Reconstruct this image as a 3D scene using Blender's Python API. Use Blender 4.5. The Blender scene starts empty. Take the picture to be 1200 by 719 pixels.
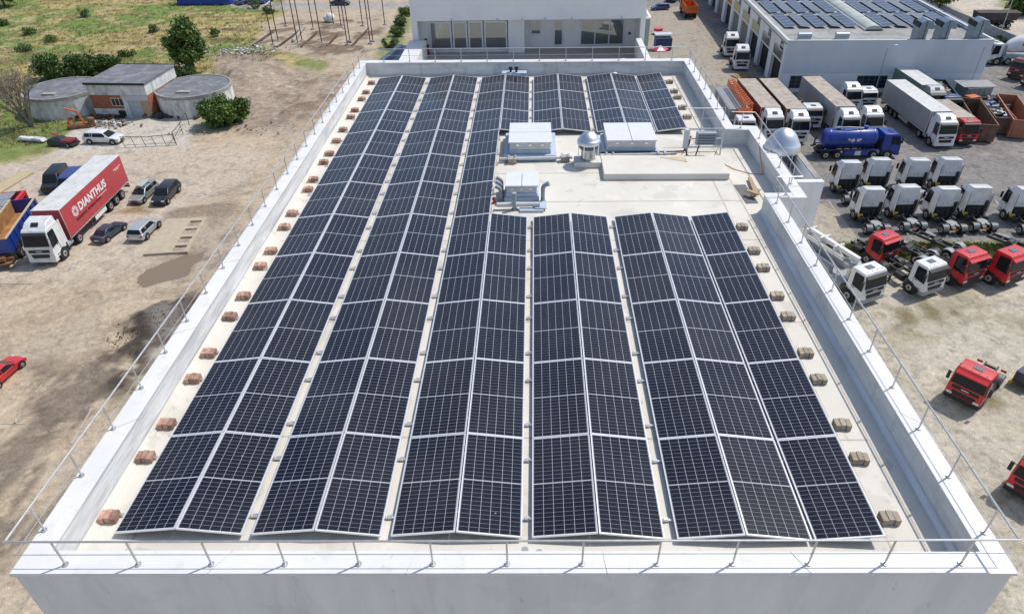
import bpy, math, random
import numpy as np
from mathutils import Vector, Matrix

R = math.radians
random.seed(7)
SC = bpy.context.scene
COL = SC.collection

# ------------------------------------------------------------------ camera, world, sun
F_PX, PITCH, YAW, ROLL = 800.0, 0.6251, 0.0403, -0.0238
CAM = np.array([0.0853, -6.634, 9.49])
def _basis():
    cp, sp, cy, sy = math.cos(PITCH), math.sin(PITCH), math.cos(YAW), math.sin(YAW)
    f = np.array([-sy*cp, cy*cp, -sp]); r = np.array([cy, sy, 0.0]); u = np.cross(r, f)
    return (math.cos(ROLL)*r + math.sin(ROLL)*u, -math.sin(ROLL)*r + math.cos(ROLL)*u, f)
CR, CU, CF = _basis()
cam_d = bpy.data.cameras.new('camera'); cam_o = bpy.data.objects.new('camera', cam_d); COL.objects.link(cam_o)
cam_d.sensor_width = 36.0; cam_d.lens = 36.0*F_PX/1200.0; cam_d.clip_start = 0.1; cam_d.clip_end = 4000
cam_o.matrix_world = Matrix(((CR[0], CU[0], -CF[0], CAM[0]), (CR[1], CU[1], -CF[1], CAM[1]), (CR[2], CU[2], -CF[2], CAM[2]), (0, 0, 0, 1)))
SC.camera = cam_o
SUN_ELEV, SUN_AZ = R(57.7), math.atan2(0.55, 0.31)      # azimuth clockwise from +Y
world = bpy.data.worlds.new('World'); SC.world = world; world.use_nodes = True
_nt = world.node_tree; _sky = _nt.nodes.new('ShaderNodeTexSky'); _sky.sky_type = 'NISHITA'
_sky.sun_disc = False; _sky.sun_elevation = SUN_ELEV; _sky.sun_rotation = SUN_AZ; _sky.dust_density = 1.2
_bg = _nt.nodes['Background']; _bg.inputs['Strength'].default_value = 0.145
_nt.links.new(_sky.outputs[0], _bg.inputs['Color'])
sun_d = bpy.data.lights.new('sun', 'SUN'); sun_d.energy = 3.5; sun_d.angle = R(0.55); sun_d.color = (1.0, 0.955, 0.89)
sun_o = bpy.data.objects.new('sun', sun_d); COL.objects.link(sun_o); sun_o.location = (30, 10, 60)
_d = Vector((math.sin(SUN_AZ)*math.cos(SUN_ELEV), math.cos(SUN_AZ)*math.cos(SUN_ELEV), math.sin(SUN_ELEV)))
sun_o.rotation_euler = _d.to_track_quat('Z', 'Y').to_euler()
SC.view_settings.view_transform = 'Standard'; SC.view_settings.look = 'None'
SC.view_settings.exposure = 0.0; SC.view_settings.gamma = 1.0; SC.view_settings.use_curve_mapping = False

GZ = -26.0                         # the ground lies 26 m below the roof deck (z = 0)
def at(px, py, z=0.0):             # the point of the level z seen at a pixel of the 1200 x 719 photograph
    d = CF + CR*(px-600)/F_PX + CU*(359.5-py)/F_PX
    t = (z-CAM[2])/d[2]; p = CAM + t*d
    return float(p[0]), float(p[1])
def gp(px, py, h=0.0): return at(px, py, GZ+h)

# ------------------------------------------------------------------ materials
MC = {}
def mat(name, col, rough=0.6, metal=0.0, var=0.0, vscale=3.0, col2=None, bump=0.0, bscale=20.0, spec=0.5, coat=0.0, detail=4.0, objrand=0.0, stretch=None):
    if name in MC: return MC[name]
    m = bpy.data.materials.new(name); m.use_nodes = True; nt = m.node_tree; N = nt.nodes; L = nt.links
    b = N['Principled BSDF']; b.inputs['Roughness'].default_value = rough; b.inputs['Metallic'].default_value = metal
    b.inputs['Specular IOR Level'].default_value = spec; b.inputs['Coat Weight'].default_value = coat
    b.inputs['Base Color'].default_value = (*col, 1)
    geo = N.new('ShaderNodeNewGeometry'); src = geo.outputs['Position']
    if stretch:
        mp = N.new('ShaderNodeMapping'); mp.inputs['Scale'].default_value = stretch; L.new(src, mp.inputs[0]); src = mp.outputs[0]
    last = None
    if var > 0 or col2:
        n = N.new('ShaderNodeTexNoise'); n.inputs['Scale'].default_value = vscale; n.inputs['Detail'].default_value = detail; n.inputs['Roughness'].default_value = 0.6
        L.new(src, n.inputs['Vector'])
        cr = N.new('ShaderNodeValToRGB'); cr.color_ramp.elements[0].position = 0.35; cr.color_ramp.elements[1].position = 0.68
        c2 = col2 if col2 else tuple(max(0, c*(1-var)) for c in col)
        c1 = col if col2 else tuple(min(1, c*(1+var*0.5)) for c in col)
        cr.color_ramp.elements[0].color = (*c2, 1); cr.color_ramp.elements[1].color = (*c1, 1)
        L.new(n.outputs['Fac'], cr.inputs[0]); last = cr.outputs[0]
        L.new(last, b.inputs['Base Color'])
    if objrand > 0:
        oi = N.new('ShaderNodeObjectInfo'); mr = N.new('ShaderNodeMapRange'); mr.inputs[3].default_value = 1-objrand; mr.inputs[4].default_value = 1+objrand*0.5
        L.new(oi.outputs['Random'], mr.inputs[0])
        hs = N.new('ShaderNodeHueSaturation'); L.new(mr.outputs[0], hs.inputs['Value'])
        if last: L.new(last, hs.inputs['Color'])
        else: hs.inputs['Color'].default_value = (*col, 1)
        L.new(hs.outputs[0], b.inputs['Base Color'])
    if bump > 0:
        n2 = N.new('ShaderNodeTexNoise'); n2.inputs['Scale'].default_value = bscale; n2.inputs['Detail'].default_value = 5
        L.new(src, n2.inputs['Vector'])
        bp = N.new('ShaderNodeBump'); bp.inputs['Strength'].default_value = bump; bp.inputs['Distance'].default_value = 0.05
        L.new(n2.outputs['Fac'], bp.inputs['Height']); L.new(bp.outputs[0], b.inputs['Normal'])
    MC[name] = m; return m
def paint(name, col, rough=0.35): return mat('paint_'+name, col, rough, 0, var=0.12, vscale=1.3, coat=0.35)
M_WHITE = paint('white', (0.74, 0.75, 0.76)); M_RED = paint('red', (0.60, 0.022, 0.030)); M_BLUE = paint('blue', (0.008, 0.045, 0.30))
M_BLACKP = paint('black', (0.02, 0.022, 0.028)); M_SILVER = mat('paint_silver', (0.52, 0.55, 0.57), 0.35, 0.4, var=.06, coat=.3)
M_GREENSIL = mat('paint_grey_green', (0.33, 0.37, 0.35), 0.35, 0.4, var=.06, coat=.3); M_DKBLUE = paint('night_blue', (0.03, 0.045, 0.085))
M_MIDBLUE = paint('mid_blue', (0.05, 0.07, 0.22)); M_ORANGE = mat('orange_paint', (0.62, 0.13, 0.02), .5, var=.25, vscale=2)
M_GLASS = mat('vehicle_glass', (0.014, 0.018, 0.022), 0.08, 0.0, spec=0.28)
M_TYRE = mat('tyre_rubber', (0.018, 0.018, 0.018), 0.85, var=.2); M_RIM = mat('rim_metal', (0.5, 0.5, 0.5), 0.4, 0.6, var=.2)
M_BLK = mat('black_plastic', (0.022, 0.022, 0.024), 0.6, var=.2); M_CHAS = mat('chassis_steel', (0.05, 0.05, 0.055), 0.6, var=.5, vscale=4)
M_GREYP = mat('grey_mudguard', (0.33, 0.35, 0.37), 0.5, var=.15); M_LAMP = mat('lamp_lens', (0.75, 0.75, 0.72), 0.15, 0.2); M_TAIL = mat('tail_lens', (0.35, 0.02, 0.01), 0.3)
M_YEL = mat('yellow_part', (0.62, 0.42, 0.03), .5, var=.2); M_ALU = mat('aluminium', (0.78, 0.79, 0.80), 0.35, 0.85, var=.08); M_GALV = mat('galvanised_steel', (0.60, 0.60, 0.60), 0.45, 0.7, var=.15, vscale=6)
M_STEEL = mat('polished_steel', (0.70, 0.72, 0.75), 0.42, 1.0, var=.05)
M_ROOF = mat('roof_membrane', (0.71, 0.68, 0.61), 0.8, col2=(0.64, 0.605, 0.53), vscale=0.55, bump=.12, bscale=3, detail=8)
M_UPST = mat('upstand_membrane', (0.84, 0.84, 0.83), 0.6, col2=(0.60, 0.61, 0.62), vscale=1.6, bump=.5, bscale=2.2, stretch=(3.0, .35, 3.0))
M_COPE = mat('coping_metal', (0.74, 0.73, 0.71), 0.5, 0.0, var=.07, vscale=1.2)
M_WALLW = mat('white_render', (0.80, 0.80, 0.81), 0.85, col2=(0.70, 0.705, 0.715), vscale=1.1, bump=.15, bscale=8, detail=9, stretch=(1.4,1.4,.35))
M_PARA = mat('parapet_render', (0.74, 0.74, 0.74), 0.85, col2=(0.56, 0.565, 0.57), vscale=1.8, bump=.3, bscale=4, detail=8, stretch=(.5, .5, 2.5))
M_BACKW = mat('back_building_render', (0.82, 0.82, 0.81), 0.85, col2=(0.76, 0.76, 0.755), vscale=.6)
M_WKW = mat('workshop_upper_cladding', (0.62, 0.66, 0.71), 0.8, col2=(0.57, 0.61, 0.66), vscale=.4, stretch=(1, 1, .3)); M_WKL = mat('workshop_lower_render', (0.80, 0.82, 0.84), 0.85, col2=(.73, .75, .78), vscale=.5)
M_WKS = mat('workshop_side_render', (0.82, 0.82, 0.80), .85, col2=(.74, .74, .72), vscale=.7)
M_WKR = mat('workshop_roof_gravel', (0.40, 0.40, 0.385), 0.95, col2=(0.29, 0.29, 0.28), vscale=.35, detail=9)
M_WIN = mat('window_glass', (0.06, 0.075, 0.085), 0.04, 0.3, spec=.6); M_WINR = mat('mirror_window_glass', (0.27, 0.30, 0.30), 0.03, 0.9); M_WFR = mat('window_frame_grey', (0.45, 0.50, 0.54), 0.4, .3)
M_DKOPEN = mat('dark_interior', (0.02, 0.022, 0.025), .8); M_SHUT = mat('roller_shutter', (0.22, 0.22, 0.21), .6, col2=(.17, .17, .165), vscale=1.5, stretch=(.3, .3, 8)); M_PANELY = mat('yellow_panel', (0.55, 0.47, 0.27), .7, var=.15)
M_CONC = mat('concrete', (0.42, 0.40, 0.36), 0.9, col2=(0.28, 0.27, 0.25), vscale=2, detail=8, bump=.3, bscale=12)
M_BITU = mat('bitumen_roof', (0.19, 0.20, 0.215), 0.85, col2=(0.13, 0.14, 0.15), vscale=.7, detail=8)
M_BRICKW = mat('brick_red_wall', (0.42, 0.15, 0.08), .9, col2=(.28, .10, .055), vscale=2.5, detail=8)
M_OLDW = mat('weathered_white_wall', (0.80, 0.80, 0.78), .9, col2=(0.48, 0.48, 0.47), vscale=1.1, detail=10, stretch=(1, 1, .5))
M_LIDW = mat('skylight_lid_white', (0.72, 0.73, 0.76), 0.35, var=.04); M_CURB = mat('skylight_curb_membrane', (0.48, 0.55, 0.62), .6, col2=(.40, .47, .55), vscale=3)
M_PIPE = mat('grey_pvc_pipe', (0.33, 0.36, 0.39), .5, var=.12); M_PIPEL = mat('pale_pipe', (0.58, 0.60, 0.60), .5, var=.15)
M_CABLE = mat('black_cable', (0.02, 0.02, 0.02), .5); M_CORD = mat('orange_cord', (0.6, 0.2, 0.08), .6)
M_RB = mat('brick_ballast_red', (0.52, 0.36, 0.28), .9, col2=(.36, .18, .13), vscale=9, objrand=.35); M_GB = mat('block_ballast_grey', (0.46, 0.40, 0.31), .9, col2=(.34, .28, .22), vscale=9, objrand=.25)
M_WOOD = mat('old_wood', (0.50, 0.38, 0.23), .85, col2=(.34, .25, .15), vscale=5, stretch=(4, .6, 4)); M_RUST = mat('rusty_steel', (0.30, 0.13, 0.06), .85, col2=(.14, .075, .045), vscale=1.6, detail=8)
M_SKIP = mat('skip_brown', (0.23, 0.135, 0.085), .8, col2=(.12, .075, .05), vscale=1.2, detail=8); M_SKIPO = mat('skip_orange', (0.46, 0.20, 0.11), .75, col2=(.34, .13, .075), vscale=.9, detail=8)
M_TARPG = mat('grey_tarpaulin', (0.33, 0.335, 0.345), .6, col2=(.28, .285, .295), vscale=1.0, stretch=(1, 1, .2)); M_TARPR = mat('red_tarpaulin', (0.50, 0.062, 0.075), .5, col2=(.42, .05, .06), vscale=1.4, stretch=(1, 1, .25))
M_ROOFT = mat('trailer_roof_white', (0.66, 0.66, 0.65), .6, col2=(.56, .56, .54), vscale=.8); M_ROOFB = mat('trailer_roof_dusty', (0.48, 0.42, 0.35), .8, col2=(.36, .31, .25), vscale=.9, detail=7)
M_DKRED = mat('container_dark_red', (0.20, 0.018, 0.02), .6, var=.25); M_BRN = mat('container_brown', (0.11, 0.065, 0.045), .7, var=.25)
M_STAIN = mat('rust_stained_patch', (0.27, 0.19, 0.12), .85, var=.4, vscale=3)
M_BARK = mat('bark', (0.12, 0.095, 0.07), .95, var=.4, vscale=8); M_DEADW = mat('dead_wood', (0.27, 0.23, 0.19), .95, var=.4, vscale=6)
def leafmat(name, c, c2):
    m = mat(name, c, .6, 0, col2=c2, vscale=.9, detail=6, spec=.25); return m
M_LEAF = leafmat('foliage_green', (0.15, 0.23, 0.055), (0.06, 0.11, 0.025)); M_LEAFD = leafmat('foliage_dark', (0.105, 0.175, 0.04), (0.04, 0.075, 0.02)); M_LEAFP = leafmat('foliage_pale', (0.16, 0.21, 0.08), (0.07, 0.11, 0.04))
M_LETW = mat('letter_white', (0.8, 0.8, 0.8), .5); M_LETD = mat('letter_dark', (0.12, 0.01, 0.015), .6); M_LETB = mat('letter_black', (0.03, 0.03, 0.035), .5)
M_LINE = mat('road_paint', (0.52, 0.48, 0.42), .8, col2=(.36, .31, .25), vscale=2.5, detail=8)

def stain(m, layers):
    nt = m.node_tree; N = nt.nodes; L = nt.links; b = N['Principled BSDF']; src = b.inputs['Base Color'].links[0].from_socket
    geo = N.new('ShaderNodeNewGeometry'); fac = None
    for (sc_, stretch, lo, hi, mul) in layers:
        mp = N.new('ShaderNodeMapping'); mp.inputs['Scale'].default_value = stretch; mp.inputs['Location'].default_value = (sc_*3.7, 1.3, .7); L.new(geo.outputs['Position'], mp.inputs[0])
        t_ = N.new('ShaderNodeTexNoise'); t_.inputs['Scale'].default_value = sc_; t_.inputs['Detail'].default_value = 10; t_.inputs['Roughness'].default_value = .6; t_.inputs['Distortion'].default_value = .4; L.new(mp.outputs[0], t_.inputs['Vector'])
        r_ = N.new('ShaderNodeMapRange'); r_.inputs[1].default_value = lo; r_.inputs[2].default_value = hi; r_.inputs[3].default_value = 1.0; r_.inputs[4].default_value = mul; L.new(t_.outputs['Fac'], r_.inputs[0])
        if fac is None: fac = r_.outputs[0]
        else: mu = N.new('ShaderNodeMath'); mu.operation = 'MULTIPLY'; L.new(fac, mu.inputs[0]); L.new(r_.outputs[0], mu.inputs[1]); fac = mu.outputs[0]
    vm = N.new('ShaderNodeVectorMath'); vm.operation = 'SCALE'; L.new(src, vm.inputs[0]); L.new(fac, vm.inputs['Scale']); L.new(vm.outputs[0], b.inputs['Base Color'])
stain(M_ROOF, [(.45,(1,1,1),.55,.575,.90), (1.6,(1,1,1),.60,.64,.86), (6.0,(1,1,1),.66,.70,.78), (.8,(1,1,1),.62,.66,1.08)])
stain(M_COPE, [(2.2,(1,1,1),.58,.62,.93), (9.0,(1,1,1),.66,.69,.80)])
stain(M_WALLW, [(2.5,(1,1,.12),.56,.64,.92), (.7,(1,1,1),.55,.60,.94), (7,(1,1,.3),.66,.70,.85)])
stain(M_PARA, [(2.5,(1,1,.25),.56,.62,.86), (.9,(1,1,1),.56,.60,.90)]); stain(M_UPST, [(1.6,(2.5,.3,2.5),.54,.60,.84)])
stain(M_ROOFT, [(1.2,(1,1,1),.56,.60,.85), (4,(1,1,1),.62,.65,.75)]); stain(M_ROOFB, [(1.0,(1,1,1),.54,.58,.78), (3,(1,1,1),.6,.64,.7)])
stain(M_BACKW, [(.6,(1,1,.4),.55,.62,.95)]); stain(M_WKR, [(.25,(1,1,1),.52,.56,.8), (1,(1,1,1),.6,.63,.75)]); stain(M_OLDW, [(1.2,(1,1,.4),.54,.58,.75)]); stain(M_BITU, [(.5,(1,1,1),.52,.55,1.3), (1.5,(1,1,1),.6,.63,.75)])
for q_ in (M_WHITE, M_RED, M_BLUE): stain(q_, [(1.2,(1,1,.5),.52,.62,.88), (5,(1,1,1),.62,.66,.80)])

def cellmat():
    m = bpy.data.materials.new('photovoltaic_cells'); m.use_nodes = True; nt = m.node_tree; N = nt.nodes; L = nt.links
    b = N['Principled BSDF']
    tc = N.new('ShaderNodeTexCoord'); sp = N.new('ShaderNodeSeparateXYZ'); L.new(tc.outputs['Object'], sp.inputs[0])
    def mth(op, a, bb=None, c=None):
        n = N.new('ShaderNodeMath'); n.operation = op
        for i, v in enumerate((a, bb, c)):
            if v is None: continue
            if isinstance(v, (int, float)): n.inputs[i].default_value = v
            else: L.new(v, n.inputs[i])
        return n.outputs[0]
    def line(src, pitch, w):      # 1 on a line centred on every multiple of the pitch
        q = mth('DIVIDE', src, pitch); fr = mth('FRACT', mth('ADD', q, 0.5)); d = mth('ABSOLUTE', mth('SUBTRACT', fr, 0.5))
        return mth('LESS_THAN', d, w/pitch/2)
    X, Y = sp.outputs['X'], sp.outputs['Y']
    cols = line(X, 1.0/6, 0.0062)
    ya = mth('SUBTRACT', mth('ABSOLUTE', Y), 0.012)
    rows = line(ya, 2.05/2/12, 0.0042)
    mid = mth('LESS_THAN', mth('ABSOLUTE', Y), 0.0075)
    edge = mth('GREATER_THAN', mth('ABSOLUTE', X), 0.505); edy = mth('GREATER_THAN', mth('ABSOLUTE', Y), 1.04)
    g = mth('MAXIMUM', mth('MAXIMUM', cols, mth('MULTIPLY', rows, 0.62)), mth('MAXIMUM', mid, mth('MAXIMUM', edge, edy)))
    oi = N.new('ShaderNodeObjectInfo')
    cr = N.new('ShaderNodeValToRGB'); cr.color_ramp.elements[0].color = (0.0045, 0.0065, 0.016, 1); cr.color_ramp.elements[1].color = (0.0085, 0.009, 0.015, 1)
    L.new(oi.outputs['Random'], cr.inputs[0])
    no = N.new('ShaderNodeTexNoise'); no.inputs['Scale'].default_value = 3.0; no.inputs['Detail'].default_value = 3
    geo = N.new('ShaderNodeNewGeometry'); L.new(geo.outputs['Position'], no.inputs['Vector'])
    mixn = N.new('ShaderNodeMix'); mixn.data_type = 'RGBA'; mixn.inputs[7].default_value = (0.012, 0.015, 0.028, 1)
    L.new(mth('MULTIPLY', no.outputs['Fac'], 0.55), mixn.inputs[0]); L.new(cr.outputs[0], mixn.inputs[6])
    mx = N.new('ShaderNodeMix'); mx.data_type = 'RGBA'; L.new(g, mx.inputs[0]); L.new(mixn.outputs[2], mx.inputs[6]); mx.inputs[7].default_value = (0.46, 0.48, 0.52, 1)
    dn = N.new('ShaderNodeTexNoise'); dn.inputs['Scale'].default_value = .55; dn.inputs['Detail'].default_value = 7; L.new(geo.outputs['Position'], dn.inputs['Vector'])
    dr = N.new('ShaderNodeMapRange'); dr.inputs[1].default_value = .45; dr.inputs[2].default_value = .75; dr.inputs[3].default_value = .0; dr.inputs[4].default_value = .035; L.new(dn.outputs['Fac'], dr.inputs[0])
    vo = N.new('ShaderNodeTexVoronoi'); vo.inputs['Scale'].default_value = 1.3; L.new(geo.outputs['Position'], vo.inputs['Vector'])
    sp2 = mth('MULTIPLY', mth('LESS_THAN', vo.outputs['Distance'], .022), .55)
    dust = N.new('ShaderNodeMix'); dust.data_type = 'RGBA'; L.new(mth('MAXIMUM', dr.outputs[0], sp2), dust.inputs[0]); L.new(mx.outputs[2], dust.inputs[6]); dust.inputs[7].default_value = (.42,.39,.34,1)
    L.new(dust.outputs[2], b.inputs['Base Color'])
    b.inputs['Roughness'].default_value = 0.19; b.inputs['Specular IOR Level'].default_value = 0.27; b.inputs['Coat Weight'].default_value = .12; b.inputs['Coat Roughness'].default_value = .12
    rr = N.new('ShaderNodeMapRange'); rr.inputs[3].default_value = .12; rr.inputs[4].default_value = .34; L.new(oi.outputs['Random'], rr.inputs[0]); L.new(rr.outputs[0], b.inputs['Roughness'])
    return m
M_CELL = cellmat()

# ------------------------------------------------------------------ mesh helpers
def link(o): COL.objects.link(o); return o
class MB:
    def __init__(s): s.v = []; s.f = []; s.m = []
    def add(s, vs, fs, m=0):
        k = len(s.v); s.v += [tuple(map(float, p)) for p in vs]
        for f in fs: s.f.append(tuple(i+k for i in f)); s.m.append(m)
        return s
    def box(s, x0, x1, y0, y1, z0, z1, m=0):
        return s.add([(x0,y0,z0),(x1,y0,z0),(x1,y1,z0),(x0,y1,z0),(x0,y0,z1),(x1,y0,z1),(x1,y1,z1),(x0,y1,z1)],
                     [(3,2,1,0),(4,5,6,7),(0,1,5,4),(1,2,6,5),(2,3,7,6),(3,0,4,7)], m)
    def obox(s, c, size, rz=0.0, ry=0.0, m=0):
        M = Matrix.Translation(c) @ Matrix.Rotation(rz, 4, 'Z') @ Matrix.Rotation(ry, 4, 'Y'); a, b, d = (q/2 for q in size)
        vs = [M @ Vector(p) for p in [(-a,-b,-d),(a,-b,-d),(a,b,-d),(-a,b,-d),(-a,-b,d),(a,-b,d),(a,b,d),(-a,b,d)]]
        return s.add(vs, [(3,2,1,0),(4,5,6,7),(0,1,5,4),(1,2,6,5),(2,3,7,6),(3,0,4,7)], m)
    def prism(s, poly, z0, z1, m=0):
        n = len(poly)
        return s.add([(x,y,z0) for x,y in poly]+[(x,y,z1) for x,y in poly], [tuple(reversed(range(n))), tuple(range(n,2*n))]+[(i,(i+1)%n,(i+1)%n+n,i+n) for i in range(n)], m)
    def side(s, pts, w=None, m=0, y0=None, y1=None):
        """profile in x,z (optional half width per point) extruded across y"""
        n = len(pts); A = []; B = []
        for p in pts:
            h = p[2] if len(p) > 2 else w
            A.append((p[0], -h if y0 is None else y0, p[1])); B.append((p[0], h if y1 is None else y1, p[1]))
        return s.add(A+B, [tuple(range(n)), tuple(reversed(range(n,2*n)))]+[(i,i+n,(i+1)%n+n,(i+1)%n) for i in range(n)], m)
    def cyl(s, p0, p1, r, r1=None, n=12, m=0, caps=True):
        p0, p1 = Vector(p0), Vector(p1); r1 = r if r1 is None else r1; d = (p1-p0)
        if d.length < 1e-6: return s
        d.normalize(); u = d.orthogonal().normalized(); w = d.cross(u)
        vs = [p0+(u*math.cos(2*math.pi*i/n)+w*math.sin(2*math.pi*i/n))*r for i in range(n)]+[p1+(u*math.cos(2*math.pi*i/n)+w*math.sin(2*math.pi*i/n))*r1 for i in range(n)]
        fs = [(i,(i+1)%n,(i+1)%n+n,i+n) for i in range(n)]
        if caps: fs += [tuple(reversed(range(n))), tuple(range(n,2*n))]
        return s.add(vs, fs, m)
    def tube(s, pts, r, n=8, m=0):
        for a, b in zip(pts[:-1], pts[1:]): s.cyl(a, b, r, n=n, m=m)
        for p in pts[1:-1]: s.ball(p, r*1.02, 6, 4, m)
        return s
    def ball(s, c, r, n=12, k=8, m=0, sq=(1,1,1)):
        return s.lathe([(r*math.sin(math.pi*i/k)+1e-5, -r*math.cos(math.pi*i/k)*sq[2]) for i in range(k+1)], c, n, m)
    def lathe(s, prof, c=(0,0,0), n=20, m=0):
        vs = [(c[0]+r*math.cos(2*math.pi*i/n), c[1]+r*math.sin(2*math.pi*i/n), c[2]+z) for r, z in prof for i in range(n)]
        fs = [(j*n+i, j*n+(i+1)%n, (j+1)*n+(i+1)%n, (j+1)*n+i) for j in range(len(prof)-1) for i in range(n)]
        fs += [tuple(reversed(range(n))), tuple(range((len(prof)-1)*n, len(prof)*n))]
        return s.add(vs, fs, m)
    def build(s, name, mats, parent=None, smooth=False, bevel=0.0, loc=None, rz=0.0, flip=False):
        me = bpy.data.meshes.new(name); me.from_pydata(s.v, [], s.f)
        if not isinstance(mats, (list, tuple)): mats = [mats]
        for q in mats: me.materials.append(q)
        me.polygons.foreach_set('material_index', s.m); me.validate()
        import bmesh
        bm = bmesh.new(); bm.from_mesh(me); bmesh.ops.recalc_face_normals(bm, faces=bm.faces); bm.to_mesh(me); bm.free()
        if smooth:
            me.polygons.foreach_set('use_smooth', [True]*len(me.polygons))
            try: me.set_sharp_from_angle(angle=R(40))
            except Exception: pass
        o = link(bpy.data.objects.new(name, me))
        if bevel > 0:
            bv = o.modifiers.new('bevel', 'BEVEL'); bv.width = bevel; bv.segments = 2; bv.limit_method = 'ANGLE'; bv.angle_limit = R(35)
        if parent is not None: o.parent = parent
        if loc is not None: o.location = loc
        o.rotation_euler.z = rz
        return o
def tag(o, label=None, cat=None, group=None, kind=None):
    if label: o['label'] = label
    if cat: o['category'] = cat
    if group: o['group'] = group
    if kind: o['kind'] = kind
    return o
def thing(name, label, cat, loc=(0,0,0), rz=0.0, group=None, s=1.0):
    o = link(bpy.data.objects.new(name, None)); o.empty_display_size = 0.3; o.location = loc; o.rotation_euler.z = rz; o.scale = (s, s, s)
    return tag(o, label, cat, group)
def kids(o): return [c for c in COL.objects if c.parent is o]
def dup(root, loc=None, rz=None, label=None, group=None, s=None):
    def rec(o, par):
        c = o.copy(); link(c); c.parent = par
        for ch in CH.get(o.name, []): rec(ch, c)
        return c
    r = rec(root, None)
    if loc is not None: r.location = loc
    if rz is not None: r.rotation_euler.z = rz
    if s is not None: r.scale = (s, s, s)
    if label: r['label'] = label
    if group: r['group'] = group
    return r
CH = {}
def index(root):
    for o in COL.objects:
        pass
    def rec(o):
        CH[o.name] = kids(o)
        for c in CH[o.name]: rec(c)
    rec(root); return root
def structure(o): o['kind'] = 'structure'; return o
ORD = ['first','second','third','fourth','fifth','sixth','seventh','eighth','ninth','tenth','eleventh','twelfth','thirteenth','fourteenth','fifteenth','sixteenth','seventeenth','eighteenth','nineteenth','twentieth','twenty-first','twenty-second','twenty-third','twenty-fourth']

# ------------------------------------------------------------------ the ground
_rng = np.random.RandomState(3); _T = _rng.rand(256, 256)
def vnoise(x, y):
    xi = np.floor(x).astype(int); yi = np.floor(y).astype(int); fx = x-xi; fy = y-yi
    fx = fx*fx*(3-2*fx); fy = fy*fy*(3-2*fy); g = lambda a, b: _T[a & 255, b & 255]
    return (g(xi,yi)*(1-fx)+g(xi+1,yi)*fx)*(1-fy)+(g(xi,yi+1)*(1-fx)+g(xi+1,yi+1)*fx)*fy
def fbm(x, y, s, o=4):
    t = 0; a = 1; n = 0
    for k in range(o):
        t = t+a*vnoise(x/s*2**k+17.3*k, y/s*2**k+5.1*k); n += a; a *= .55
    return t/n
def inside(poly, X, Y):
    r = np.zeros(X.shape, bool); n = len(poly)
    for i in range(n):
        x0, y0 = poly[i]; x1, y1 = poly[(i+1) % n]
        if y0 == y1: continue
        c = ((y0 > Y) != (y1 > Y)) & (X < (x1-x0)*(Y-y0)/(y1-y0)+x0); r ^= c
    return r
def zone(pix, X, Y, warp=1.2, soft=.5, ws=3.0):
    poly = [gp(*p) for p in pix]; acc = 0
    wx = (fbm(X+50, Y, ws)-.5)*2*warp; wy = (fbm(X, Y+90, ws)-.5)*2*warp
    for dx, dy in ((-soft,-soft),(soft,-soft),(-soft,soft),(soft,soft),(0,0)):
        acc = acc+inside(poly, X+wx+dx, Y+wy+dy).astype(float)
    return acc/5
def ss(x, a, b):
    t = np.clip((x-a)/(b-a), 0, 1); return t*t*(3-2*t)
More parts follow.
